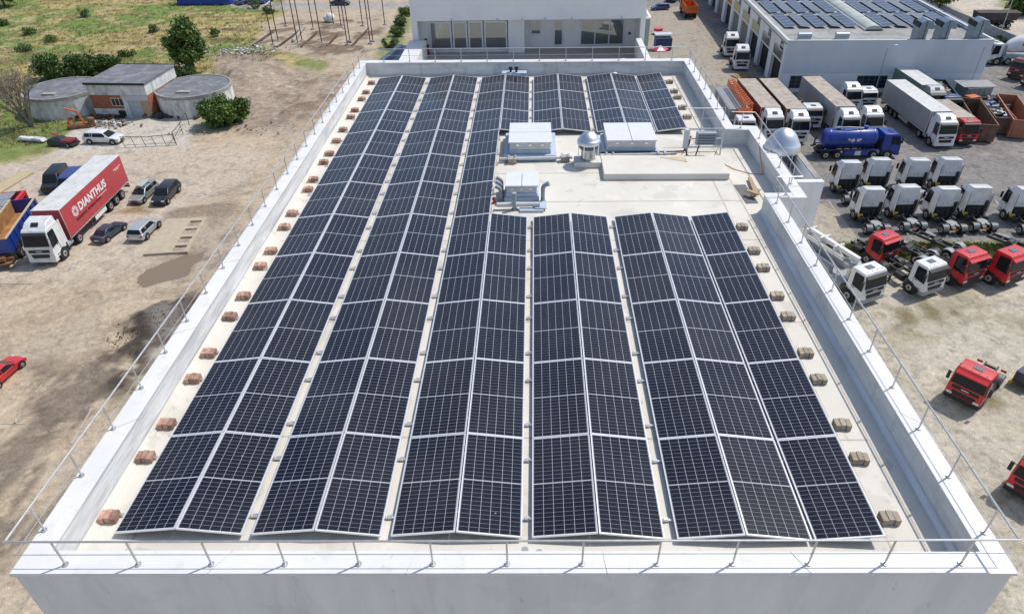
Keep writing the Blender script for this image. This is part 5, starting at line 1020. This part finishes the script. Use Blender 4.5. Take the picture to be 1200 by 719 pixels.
for a_, b_ in ((0,62),):
    pr = [(1.25*math.cos(math.pi*i/K), .2+.55*math.sin(math.pi*i/K)) for i in range(K+1)]
    vs = [(x,a_,z) for x,z in pr]+[(x,b_,z) for x,z in pr]; w.add(vs, [(i,i+1,i+K+2,i+K+1) for i in range(K)]+[tuple(range(K+1)), tuple(reversed(range(K+1,2*K+2)))])
w.build('vault', mat('polycarbonate', (.50,.52,.48), .35, col2=(.38,.40,.36), vscale=.6), t, smooth=True)
w = MB()
for y in range(0,62,3):
    pr = [(1.28*math.cos(math.pi*i/K), .2+.58*math.sin(math.pi*i/K)) for i in range(K+1)]; w.add([(x,y,z) for x,z in pr]+[(x,y+.12,z) for x,z in pr], [(i,i+1,i+K+2,i+K+1) for i in range(K)])
w.box(-1.4,-1.22,0,62,0,.25); w.box(1.22,1.4,0,62,0,.25); w.build('rib', M_PIPEL, t)
def hood(label, u, v):
    t = thing('duct_hood', label, 'duct', onws(u, v, 7.15), math.atan(wyS), 'curved duct hoods on the workshop roof', 1.25)
    pr = [(-.9,0),(-.9,1.6)]+[(.15+(-1.05)*math.cos(R(a)), 1.6+1.0*math.sin(R(a))) for a in range(15,181,15)]+[(1.2,1.35),(.75,1.35),(.75,1.55)]+[(.15+(-.35)*math.cos(R(a))*-1*-1, 1.55+.2*math.sin(R(a))) for a in (120,60)]+[(.0,1.4),(.0,0)]
    w = MB(); w.side([(-.7,0),(-.75,1.5),(-.55,2.15),(0,2.5),(.6,2.35),(.95,1.8),(.95,1.45),(.5,1.45),(.45,1.6),(.35,1.5),(.35,0)], y0=-.8, y1=.8); w.build('hood', mat('duct_blue_grey',(.26,.33,.40),.4,.5,var=.15), t, bevel=.03)
    w = MB(); w.box(-.03+.0,.03,-.83,-.801,0,2.3); w.box(-.03,.03,.801,.83,0,2.3); w.build('seam', M_BLK, t)
    w = MB(); w.side([(-.95,1.75),(-.72,1.6),(-.6,2.1),(-.9,2.3)], y0=-.75, y1=.75); w.build('side_mouth', M_BLK, t)
    return t
hood('leftmost of three curved blue grey duct hoods on the workshop', 19.4, 1.6)
dr_ = (('middle of three curved blue grey duct hoods on the workshop', 22.6, 1.7), ('rightmost curved blue grey duct hood, apart from the other two', 27.3, 1.8))
for l, u, v in dr_: hood(l, min(u, WU-1.5), v)
for i, u in enumerate((3.1, 8.6)):
    t = thing('roof_fan', ['left','right'][i]+' of two horizontal grey drums at the workshop roof edge', 'fan drum', onws(u, 2.6, 7.16), math.atan(wyS)); w = MB(); w.cyl((-.95,0,.55),(.95,0,.55), .42, n=18); w.build('drum', mat('fan_drum',(.35,.40,.44),.4,.4), t, smooth=True); w = MB(); w.box(-.9,.9,-.35,.35,0,.3); w.build('base', M_PIPEL, t)
# lamps and poles
def lamp(label, px, h, arm=1.6, d=0.0, m=M_GALV):
    x, y = gp(*px); t = thing('street_lamp', label, 'street lamp', (x, y, GZ), d); w = MB(); w.cyl((0,0,0),(0,0,h), .09, .05, n=8); w.build('pole', m, t); w = MB(); w.tube([(0,0,h),(arm*.5,0,h+.25),(arm,0,h+.28)], .045, 6); w.build('arm', m, t); w = MB(); w.box(arm-.1,arm+.5,-.12,.12,h+.2,h+.32); w.build('lamp_head', M_PIPEL, t, bevel=.03); return t
lamp('thin grey street lamp before the workshop front wall', (1024,112), 7.0, 1.0, .2, m=M_PIPE)
lamp('dark slender lamp post beyond the workshop corner', (1168,50), 8.0, .1)
w = MB(); x, y = gp(1132,112); w.cyl((x,y,GZ),(x+.1,y,GZ+7), .05, n=6); tag(w.build('downpipe', M_PIPE), 'thin downpipe at the right end of the workshop front', 'pipe')
# boundary wall beyond
a, b = gp(1096,18), gp(1204,66); t = thing('boundary_wall', 'long grey concrete wall beyond the workshop', 'wall', (*a, GZ), math.atan2(b[1]-a[1], b[0]-a[0])); Lw = math.hypot(b[0]-a[0], b[1]-a[1])+20
w = MB(); w.box(-30, Lw, -.12, .12, 0, 2.2); w.build('wall', mat('boundary_concrete',(.38,.40,.42),.9,col2=(.30,.31,.33),vscale=1), t); w = MB(); w.box(-30, Lw, -.16, .16, 2.2, 2.28); w.build('coping', M_CONC, t)
# odds on the service road near the building
t = thing('blue_truck', 'navy blue truck with white top on the service road', 'container', (*gp(776,58), GZ), .05, None, 1.35); w = MB(); w.box(-1.1,1.1,-.7,.7,.1,1.6); w.build('truck_body', mat('navy',(.02,.04,.12),.5), t, bevel=.05); w = MB(); w.obox((0,.3,1.95),(2.3,1.3,.08),0); w.build('lid', M_PIPEL, t)  # a blue truck with white top, built only as a lidded box
t = thing('parasol', 'red and white parasol by the service road', 'parasol', (*gp(772,72), GZ)); w = MB(); w.cyl((0,0,0),(0,0,2.2), .04, n=6); w.build('pole', M_GALV, t)
for k in range(6):
    w = MB(); a0, a1 = k*math.pi/3, (k+1)*math.pi/3; w.add([(0,0,2.7),(1.5*math.cos(a0),1.5*math.sin(a0),2.1),(1.5*math.cos(a1),1.5*math.sin(a1),2.1),(0,0,2.62)], [(0,1,2),(3,2,1)]); w.build('canopy_panel', M_RED if k % 2 else M_COPE, t)
x, y = gp(771,40); w = MB(); w.lathe([(.6,-.2),(.9,-.2),(.95,0),(.9,.2),(.6,.2)], (x,y,GZ+.9), 16); tag(w.build('hose_reel', M_RED, smooth=True), 'round red reel beside the glass screen', 'reel')
for i, (px, l) in enumerate((((869,90),'broken wooden pallet lying behind the white tractor unit'),)):
    x, y = gp(*px); t = thing('wooden_pallet', l, 'pallet', (x, y, GZ), .4); w = MB(); [w.box(-1.4,1.4,-.9+k*.42,-.6+k*.42,.12,.16) for k in range(5)]; w.build('board', mat('pallet_orange',(.42,.25,.11),.85,var=.3), t); w = MB(); [w.box(q-.08,q+.08,-.9,1.0,0,.119) for q in (-1.2,0,1.2)]; w.build('bearer', M_WOOD, t)
t = thing('engine_block', 'dark engine parts piled beside the brown trailer', 'machine', (*gp(885,101), GZ)); w = MB(); w.box(-.8,.8,-.6,.6,.1,1.1); w.cyl((-.4,0,1.1),(-.4,0,1.5), .3, n=10); w.build('block', M_CHAS, t, bevel=.05); w = MB(); w.cyl((.5,-.7,.7),(.5,.7,.7), .35, n=12); w.build('drum', M_GREYP, t)
# yard lines
def line(p, q, wd=.14):
    a, b = gp(*p), gp(*q); d = Vector((b[0]-a[0], b[1]-a[1])).normalized(); n_ = Vector((-d.y, d.x))*wd/2; w = MB(); z = GZ+.03
    w.add([(a[0]+n_.x,a[1]+n_.y,z),(a[0]-n_.x,a[1]-n_.y,z),(b[0]-n_.x,b[1]-n_.y,z),(b[0]+n_.x,b[1]+n_.y,z)], [(0,1,2,3)]); structure(w.build('parking_line', M_LINE))
for p, q in (((971,236),(1008,286)), ((1068,258),(1093,283)), ((1140,258),(1180,284)), ((1166,234),(1172,243)), ((0,332),(40,332)), ((813,22),(842,52)), ((842,52),(846,56)), ((0,516),(10,503)), ((16,498),(24,486)), ((42,460),(50,450)), ((0,496),(30,496)), ((84,520),(108,478))): line(p, q)
for p, q in (((1010,258),(1030,284)), ((1050,258),(1072,284)), ((1100,258),(1128,284))): line(p, q, .1)
def flat(name, pix, m, z=.03, lab=None):
    pts = [gp(*p) for p in pix]; w = MB(); w.add([(x,y,GZ+z) for x,y in pts], [tuple(range(len(pts)))]); return structure(w.build(name, m))
flat('puddle', [(161,336),(158,322),(178,308),(198,298),(216,294),(234,292),(252,284),(244,298),(232,308),(227,314),(229,322),(214,327),(198,331),(180,338),(171,343)], mat('muddy_water',(.235,.17,.11),.10,spec=.5), -.07)
# foundation with four open pits
t = thing('foundation_slab', 'sandy concrete foundation with four open square pits', 'foundation', (*gp(213,277), GZ), math.atan2(gp(224,262)[1]-gp(205,293)[1], gp(224,262)[0]-gp(205,293)[0]))
hl_ = 6.2*.5+.6; m_ = mat('sandy_concrete',(.50,.42,.31),.9,col2=(.41,.34,.25),vscale=1.4,detail=8); w = MB(); zt = .26
w.box(-hl_,hl_,-.1,2.6,-.2,zt); w.box(-hl_,hl_,-1.75,-1.35,-.2,zt)
xs_ = [-hl_+.2+k*1.75 for k in range(4)]
prev = -hl_
for x in xs_: w.box(prev, x, -1.35,-.1,-.2,zt); prev = x+1.2
w.box(prev,hl_,-1.35,-.1,-.2,zt); w.build('slab', m_, t)
for x in xs_: w = MB(); w.box(x+.003,x+1.197,-1.347,-.103,-.2,-.02); w.build('pit_floor', M_STAIN, t)
# ------- left buildings
def tankhouse(label, pl, pr, pb, hgt):
    a, b = gp(*pl), gp(*pr); r = math.hypot(a[0]-b[0], a[1]-b[1])/2; c = ((a[0]+b[0])/2, (a[1]+b[1])/2)
    t = thing('round_tank', label, 'water tank', (*c, GZ)); w = MB(); w.lathe([(r,-.3),(r,hgt-.45)], n=48); w.build('wall', M_OLDW, t, smooth=True)
    w = MB(); w.lathe([(r+.05,hgt-.45),(r+.05,hgt),(r-.18,hgt),(r-.18,hgt-.12)], n=48); w.build('rim', M_CONC, t, smooth=True)
    w = MB(); w.lathe([(r-.19,hgt-.2),(r-.19,hgt-.10)], n=48); w.build('roof', M_BITU, t)
    w = MB(); w.box(-1.2,.8,-r*.62,-r*.62+.9,hgt-.09,hgt+.12); w.build('hatch', M_CONC, t, bevel=.02)
    return t, c, r
tankhouse('round concrete tank at the left end of the pump house', (43,127), (121,127), None, 3.2)
tankhouse('round concrete tank at the right end of the pump house', (190,127), (276,122), None, 3.2)
a, b = gp(114,137), gp(181,138); hd = math.atan2(b[1]-a[1], b[0]-a[0]); Lb = math.hypot(b[0]-a[0], b[1]-a[1]); Hb = 4.9; Db = 8.8
t = thing('pump_house', 'old flat roofed pump house of brick and white render between two tanks', 'building', (*a, GZ), hd)
w = MB(); w.box(0,Lb,0,.25,3.3,Hb,0); w.box(0,Lb,.25,Db,3.3,Hb,0); w.build('upper_wall', M_OLDW, t)
w = MB(); w.box(0.03,4.8,.03,.25,1.3,3.29); w.box(8.9,Lb-.03,.03,.25,0,3.29); w.box(Lb-.25,Lb-.03,.251,Db-2,0,3.29); w.build('brick_wall', M_BRICKW, t)
w = MB(); w.box(.0,5.6,.0,.25,0,1.29); w.box(0,.25,.26,Db,0,3.29); w.box(.26,Lb-.26,Db-.25,Db,0,3.29); w.box(4.81,5.6,.0,.25,1.29,3.29); w.build('lower_wall', M_OLDW, t)
w = MB(); w.box(-.15,Lb+.15,-.15,Db+.15,Hb+.002,Hb+.22); w.build('roof', M_BITU, t); w = MB(); w.box(-.2,Lb+.2,-.22,-.155,Hb-.1,Hb+.24); w.build('roof_edge', M_BLK, t); w = MB(); w.box(-.2,Lb+.2,Db+.155,Db+.22,Hb-.1,Hb+.3); w.build('roof_edge', M_BLK, t)
w = MB(); w.box(5.6,8.9,-.04,.08,2.55,3.28); w.build('lintel_panel', mat('lintel_grey',(.5,.52,.53),.7), t)
w = MB(); w.box(5.62,7.5,.1,.16,0,2.54); w.build('door', mat('door_pale_blue',(.42,.46,.50),.6,var=.2), t); w = MB(); w.box(7.52,8.88,.1,.16,0,2.54); w.build('door', M_WOOD, t)
w = MB(); w.box(3.1,5.0,-.02,.02,1.7,2.9); fr = w.build('window', mat('cream_frame',(.6,.56,.45),.6), t); w = MB(); [w.box(3.2+k*.6,3.7+k*.6,-.035,-.021,1.8,2.8) for k in range(3)]; w.build('pane', M_WIN, fr)
w = MB(); w.box(3.7,4.8,-.03,-.002,.15,1.05); w.build('cellar_opening', M_DKOPEN, t)
# blue tarpaulin shed top
a = gp(243,4); t = thing('blue_shed', 'long bright blue shed at the top left of the field', 'shed', (*a, GZ), R(-2)); w = MB(); w.side([(-6.5,0,2),(6.5,0,2),(6.5,3.2,2),(-6.5,3.2,2)]); w.build('wall', mat('tarp_blue',(.02,.07,.40),.5,var=.15), t, bevel=.3)
w = MB(); [w.ball((7+random.uniform(0,6), random.uniform(-1,1), .5), random.uniform(.5,1.1), 7, 5) for k in range(14)]; tag(w.build('scrap_heap', mat('pale_scrap',(.35,.40,.50),.5,var=.5,vscale=5)), 'heap of pale blue wrapped sacks beside the blue shed', 'heap', kind='stuff'); bpy.data.objects['scrap_heap'].location = (a[0], a[1], GZ)
# building site frames
def P(x, y, h): gx, gy = gp(x, y); return Vector((gx, gy, GZ+h))
feet = [((320,52),7),((326,48),7.2),((349,51),9.0),((354,48),8.2),((377,50),9.6),((407,52),8.6),((410,48),8.6),((434,51),8.0),((437,48),8.0),((391,30),7.0),((400,32),7.5),((425,30),7),((451,29),7.5),((335,30),7),((367,34),6)]
for i, (p, h) in enumerate(feet):
    t = thing('steel_column', f'dark steel column on the building site, {ORD[i]} of those standing there counted from the near left', 'column', (*gp(*p), GZ), group='steel columns on the building site')
    w = MB(); w.box(-.075,.075,-.075,-.05,0,h); w.box(-.075,.075,.05,.075,0,h); w.box(-.015,.015,-.05,.05,0,h); w.build('shaft', M_BRN, t); w = MB(); w.box(-.4,.4,-.4,.4,-.2,.12); w.build('footing', M_CONC, t)
for i, (p, q, h1, h2) in enumerate((((320,52),(326,48),7.0,7.2),((349,51),(354,48),8.0,8.2),((407,52),(410,48),8.6,8.6),((434,51),(437,48),8.0,8.0))):
    w = MB(); w.cyl(P(*p,h1+.1), P(*q,h2+.1), .1, n=6); tag(w.build('tie_beam', M_PIPEL), f'pale tie beam capping the {ORD[i]} column pair from the left', 'beam', 'tie beams on the columns')
for i, (p, q) in enumerate((((297,54),(322,38)),((325,56),(352,38)),((353,56),(372,40)),((383,55),(396,43)),((412,55),(432,36)))):
    a, b = P(*p,.15), P(*q,.45); w = MB(); w.cyl(a, b, .16, n=6); tag(w.build('fallen_beam', M_BRN), f'long dark steel beam lying on the site, {ORD[i]} from the left', 'beam', 'beams lying on the site')
w = MB(); a = P(388,26,0); w.ball((a.x,a.y,a.z+.9), 1.0, 10, 7); w.ball((a.x-.9,a.y,a.z+.7), .7, 8, 6); tag(w.build('white_sack', M_COPE, smooth=True), 'white full sack standing on the building site', 'sack')
w = MB(); a, b = P(343,50,.2), P(357,33,.35); w.cyl(a, b, .3, n=8); tag(w.build('concrete_pipe', M_CONC), 'pale round concrete pipe lying among the columns', 'pipe')
# junk before the pump house
def heap(name, lab, px, n_, spread, cols, sz, cat='rubble'):
    x0, y0 = gp(*px); w = MB()
    for k in range(n_):
        s_ = random.uniform(*sz); dx, dy = random.gauss(0, spread[0]), random.gauss(0, spread[1]); w.obox((x0+dx, y0+dy, GZ+random.uniform(.05,.35)), (s_, s_*random.uniform(.4,1), s_*random.uniform(.2,.6)), random.uniform(0,3), random.uniform(-.5,.5), random.randrange(len(cols)))
    return tag(w.build(name, cols), lab, cat, kind='stuff')
heap('rubble_heap', 'low heap of pale rubble before the pump house', (128,146), 160, (1.6,.7), [M_CONC, M_OLDW, M_STAIN], (.15,.5))
heap('rubble_heap', 'heap of dark scrap leaning at the right tank', (197,136), 80, (1.3,.6), [M_BLK, M_CHAS, M_BARK], (.3,1.2))
heap('scrap_pile', 'scrap pile of bent dark pieces before the pump house door', (128,138), 50, (1.6,.4), [M_BLK, M_CHAS, M_RUST], (.3,.9))
heap('stones', 'loose pale stones along the crest of the rubble mound', (285,60), 200, (3.6,1.4), [M_CONC, M_OLDW], (.15,.5))
heap('stones', 'loose stones and clods around the near mound foot', (285,150), 60, (5,1.5), [M_STAIN, M_CONC], (.1,.35))
M_SOIL = mat('dark_soil', (.085,.068,.052), .95, var=.4, vscale=6)
heap('soil_clods', 'fine dark clods of dug soil beside the wet patch', (166,388), 240, (1.1,1.4), [M_SOIL], (.04,.15))
t = thing('rusty_machine', 'orange rusty machine with raised arm near the dead tree', 'machine', (*gp(93,150), GZ), .3)
w = MB(); w.tube([(1.0,0,.3),(.4,0,2.4),(-1.0,0,3.0)], .14, 8); w.tube([(-1.3,.3,.2),(-1.0,.3,1.7)], .12, 6); w.tube([(-.5,.3,.2),(-.4,.3,1.5)], .1, 6); w.build('arm', M_ORANGE, t); w = MB(); w.box(-1.4,1.6,-.5,.6,.1,.5); w.cyl((1.7,0,0),(1.9,0,1.3), .45, n=10); w.build('base', M_RUST, t)
t = thing('wrecked_car', 'crumpled black and dark red wreck beside the white estate car', 'wreck', (*gp(76,170), GZ), -.15); w = MB(); w.side([(-2,.2,.8),(-1.9,.9,.75),(-1.2,1.0,.6),(-.2,1.25,.5),(.5,.85,.65),(1.2,.95,.7),(1.8,.55,.8),(2,.2,.8)]); w.build('body', M_BLACKP, t, bevel=.08); w = MB(); w.box(.4,1.9,-.86,.5,.75,1.0); w.obox((-.9,.2,1.35),(1.4,.5,.08),.4,.5); w.build('torn_panel', mat('paint_wreck_red',(.22,.03,.03),.5,var=.3), t); wheel(t, 1.2, -.85, .3, .2)
t = thing('white_board', 'white boat shaped board lying in the grass', 'board', (*gp(39,166), GZ+.35), -.12); w = MB(); w.side([(-2.2,0,.5),(2.0,-.15,.55),(1.6,.25,.4),(-1.8,.35,.3)]); w.build('shell', M_OLDW, t, bevel=.1)
t = thing('wooden_sheet', 'pale wooden sheet lying at the left edge', 'board', (*gp(10,216), GZ+.05), R(84)); w = MB(); w.box(-3.2,3.4,-.9,.9,0,.12); w.build('sheet', mat('pale_ply',(.52,.42,.26),.8,col2=(.44,.35,.21),vscale=2), t)
# collapsed fence
a, b = gp(147,173), gp(207,170); t = thing('collapsed_fence', 'sagging wire fence with leaning steel posts before the pump house', 'fence', (*a, GZ), math.atan2(b[1]-a[1], b[0]-a[0])); Lf = math.hypot(b[0]-a[0], b[1]-a[1])
for k in range(6): w = MB(); x = k*Lf/5; w.cyl((x,0,0),(x-.3,.15,1.5-.25*(k==3)), .04, n=6); w.build('post', M_BRN, t)
w = MB(); w.tube([(-.3,.15,1.5),(Lf*.45,.3,1.2),(Lf*.6,.15,1.35),(Lf,.15,1.45)], .05, 6); w.tube([(0,.1,.3),(Lf,.1,.3)], .03, 6); w.build('rail', M_BRN, t)
a, b = gp(207,170), gp(222,146)
t = thing('collapsed_fence', 'short leaning fence panel closing the sagging fence', 'fence', (*a, GZ), math.atan2(b[1]-a[1], b[0]-a[0])); Lf = math.hypot(b[0]-a[0], b[1]-a[1])
for k in range(3): w = MB(); x = k*Lf/2; w.cyl((x,0,0),(x+.2,.15,1.7), .05, n=6); w.build('post', M_BRN, t)
w = MB(); w.tube([(.2,.15,1.7),(Lf*.5,.1,1.5),(Lf,.15,1.7)], .05, 6); w.build('rail', M_BRN, t)
w = MB()
for k in range(9): w.cyl((k*Lf/8,.0,.2),(k*Lf/8+.15,.14,1.45), .018, n=5)
w.build('mesh_wire', M_PIPE, t)

# ------------------------------------------------------------------ vegetation
def leaves(clumps, n_, size, rnd, squash=.8):
    V = np.zeros((n_*4, 3)); cl = np.array(clumps); wts = cl[:,3]**2; wts = wts/wts.sum(); idx = rnd.choice(len(cl), n_, p=wts)
    d = rnd.normal(size=(n_, 3)); d /= np.linalg.norm(d, axis=1)[:,None]; rr = rnd.rand(n_)**.38*(1+.18*rnd.normal(size=n_)); c = cl[idx,:3]+d*(rr*cl[idx,3])[:,None]*np.array([1,1,squash])
    c[:,2] = np.maximum(c[:,2], .05)
    a = rnd.normal(size=(n_,3)); a /= np.linalg.norm(a,axis=1)[:,None]; b = np.cross(a, rnd.normal(size=(n_,3))); b /= np.linalg.norm(b,axis=1)[:,None]; s_ = size*(.6+.8*rnd.rand(n_))[:,None]
    V[0::4] = c-a*s_; V[1::4] = c-b*s_*.55; V[2::4] = c+a*s_; V[3::4] = c+b*s_*.55; return V
def leafmesh(name, V, m, parent=None):
    n_ = len(V)//4; me = bpy.data.meshes.new(name); me.vertices.add(len(V)); me.vertices.foreach_set('co', V.ravel()); me.loops.add(len(V)); me.loops.foreach_set('vertex_index', np.arange(len(V), dtype=np.int32)); me.polygons.add(n_); me.polygons.foreach_set('loop_start', np.arange(0, len(V), 4, dtype=np.int32)); me.update(calc_edges=True)
    me.materials.append(m); o = link(bpy.data.objects.new(name, me)); 
    if parent: o.parent = parent
    return o
def tree(label, px, h, r, m=M_LEAF, n_=5000, size=.16, trunk=.35, name='leafy_tree', cat='tree', seed=1, low=.3, group=None, wide=None):
    rnd = np.random.RandomState(seed); t = thing(name, label, cat, (*gp(*px), GZ), 0, group); cl = []; K = int(14+r*7); wide = wide or r
    for k in range(K):
        a = rnd.rand()*6.28; q = rnd.rand()**.5; z = low*h+(h*(1-low)-r*.25)*rnd.rand(); f = math.sin(math.pi*min(1, max(.12, (z/h-low+.12)/(1.12-low))))**.6
        cl.append((wide*.75*q*f*math.cos(a), r*.75*q*f*math.sin(a), z, r*(.15+.20*rnd.rand())))
    leafmesh('crown', leaves(cl, n_, size, rnd), m, t)
    w = MB(); w.cyl((0,0,-.1),(0,0,h*.5), trunk, trunk*.5, n=8)
    for c in cl[:7]: w.cyl((0,0,h*(.2+.25*rnd.rand())), (c[0],c[1],c[2]), trunk*.28, trunk*.08, n=5)
    w.build('trunk', M_BARK, t); return t
tree('tall dense green tree between the mound and the pump house', (229,87), 9.6, 4.3, M_LEAF, 9000, .22, seed=2)
tree('pale green bush in front of the tall tree', (219,92), 3.2, 2.6, M_LEAFP, 2600, .18, .1, 'bush', 'bush', 3, .1)
tree('broad dark bush behind the left round tank', (80,93), 4.6, 4.2, M_LEAFD, 9000, .2, .15, 'bush', 'bush', 4, .1, wide=6.5)
tree('green bush behind the pump house roof', (122,88), 3.6, 3.0, M_LEAFD, 4000, .2, .12, 'bush', 'bush', 14, .1, wide=5.0)
tree('green bush at the right side of the right tank', (259,146), 4.2, 3.2, M_LEAF, 7000, .2, .15, 'bush', 'bush', 5, .12)
tree('smaller green bush right of the tank bush', (282,141), 3.6, 2.2, M_LEAF, 3500, .2, .12, 'bush', 'bush', 6, .12)
tree('lone small round bush in the field', (253,43), 1.8, 1.2, M_LEAF, 900, .14, .08, 'bush', 'bush', 7, .15)
tree('dark tree at the top left corner of the field', (6,8), 6, 4.5, M_LEAFD, 3500, .28, .3, seed=8)
tree('green tree behind the workshop roof', (1097,20), 7, 3.6, M_LEAF, 4500, .22, .25, seed=9, low=.4)
tree('large dark tree in the top right corner', (1206,16), 6, 6, M_LEAFD, 6000, .28, .3, seed=10, low=.15)
tree('low green hedge beside the concrete mixer', (1162,52), 1.8, 2.0, M_LEAF, 1800, .16, .1, 'hedge', 'hedge', 11, .1, wide=4.5)
tree('low pale hedge at the right of the mixer cab', (1176,56), 1.6, 1.8, M_LEAFP, 1400, .16, .1, 'hedge', 'hedge', 12, .1, wide=3.4)
for i, p in enumerate(((476,18),(470,30),(466,42),(459,56))): tree(f'low green shrub on the strip left of the terrace building, {ORD[i]} from the back', p, 2.0, 2.0, [M_LEAF,M_LEAFP][i%2], 1500, .16, .08, 'shrub', 'shrub', 20+i, .08, 'shrubs left of the terrace building')
rs = np.random.RandomState(5)
for i, p in enumerate(((28,60),(60,50),(36,40),(100,20),(5,30),(150,66),(180,38),(300,10),(316,16))): tree('low scrubby bush in the dry field, '+['below the left slope','above the round tank','on the left slope','near the top of the field','at the left edge','above the pump house','in the middle of the green patch','by the parked cars','left of the columns'][i], p, 1.3+rs.rand(), 1.3+rs.rand(), [M_LEAFP,M_LEAF,M_LEAFD][i%3], 700, .15, .06, 'bush', 'bush', 30+i, .05, 'scrubby bushes in the field')
# dead bare tree
t = thing('dead_tree', 'bare leafless grey tree fanning its branches at the left edge', 'tree', (*gp(38,148), GZ)); w = MB(); rnd = random.Random(4)
def branch(p, d, L_, r, k):
    q = p+d*L_; w.cyl(p, q, r, r*.62, n=6 if k < 2 else 4, caps=False)
    if k >= 5: return
    for _ in range(3 if k < 3 else 2):
        nd = (d+Vector((rnd.gauss(0,.34), rnd.gauss(0,.30), rnd.gauss(.06,.2)))).normalized(); branch(q, nd, L_*rnd.uniform(.62,.86), r*.62, k+1)
for a in range(7):
    d = Vector((-.75+.2*a, rnd.uniform(-.3,.3), 1.1)).normalized(); branch(Vector((rnd.uniform(-.2,.2),0,-.1)), d, rnd.uniform(2.2,3.0), .17, 0)
w.build('branches', M_DEADW, t)
# field and strip grass as tufts
def tufts(name, n_, test, hgt, cols, seed, region):
    rnd = np.random.RandomState(seed); out = [[] for _ in cols]; got = 0
    while got < n_:
        px = rnd.uniform(region[0], region[2], 4000); py = rnd.uniform(region[1], region[3], 4000)
        for x_, y_ in zip(px, py):
            if got >= n_: break
            X_, Y_ = gp(x_, y_)
            if not test(x_, y_, X_, Y_): continue
            got += 1; k = rnd.randint(len(cols)); h = hgt*(.5+rnd.rand())
            for b in range(7):
                a = rnd.rand()*6.28; dx, dy = math.cos(a), math.sin(a); o_ = rnd.normal(size=2)*.22; wd = .035; lean = h*rnd.uniform(.2,.8)
                out[k] += [(X_+o_[0]-dy*wd, Y_+o_[1]+dx*wd, GZ-.02), (X_+o_[0]+dy*wd, Y_+o_[1]-dx*wd, GZ-.02), (X_+o_[0]+dx*lean+dy*.01, Y_+o_[1]+dy*lean, GZ+h), (X_+o_[0]+dx*lean-dy*.01, Y_+o_[1]+dy*lean, GZ+h)]
    V = []; F = []; Mi = []
    for k, o_ in enumerate(out):
        for i in range(0, len(o_), 4): F.append(tuple(range(len(V)+i, len(V)+i+4))); Mi.append(k)
        V += o_
    me = bpy.data.meshes.new(name); me.from_pydata(V, [], F); [me.materials.append(c) for c in cols]; me.polygons.foreach_set('material_index', Mi); o = link(bpy.data.objects.new(name, me)); return o
G1 = mat('grass_dry', (.42,.34,.16), .9); G2 = mat('grass_green', (.15,.20,.05), .9); G3 = mat('grass_olive', (.26,.24,.09), .9); G4 = mat('weed_brown', (.17,.11,.06), .9)
_fp = [(-60,175),(50,172),(100,132),(200,132),(252,112),(256,66),(330,76),(305,52),(312,30),(330,10),(330,-8),(-60,-8)]
_fpw = [gp(*p) for p in _fp]
def in_poly(x, y, poly):
    r = False
    for i in range(len(poly)):
        (x0,y0),(x1,y1) = poly[i], poly[(i+1)%len(poly)]
        if (y0 > y) != (y1 > y) and x < (x1-x0)*(y-y0)/(y1-y0)+x0: r = not r
    return r
tag(tufts('field_grass', 7000, lambda a,b,X_,Y_: in_poly(X_,Y_,_fpw), .30, [G1,G3,G2,G4,G1], 1, (-40,-6,335,178)), 'dry and green grass covering the field on the left', 'grass', kind='stuff')
tag(tufts('strip_grass', 2600, lambda a,b,X_,Y_: b < 300 and b > 286, .16, [G2,G3,G2], 2, (960,285,1210,301)), 'short green grass of the strip between yard and gravel', 'grass', kind='stuff')
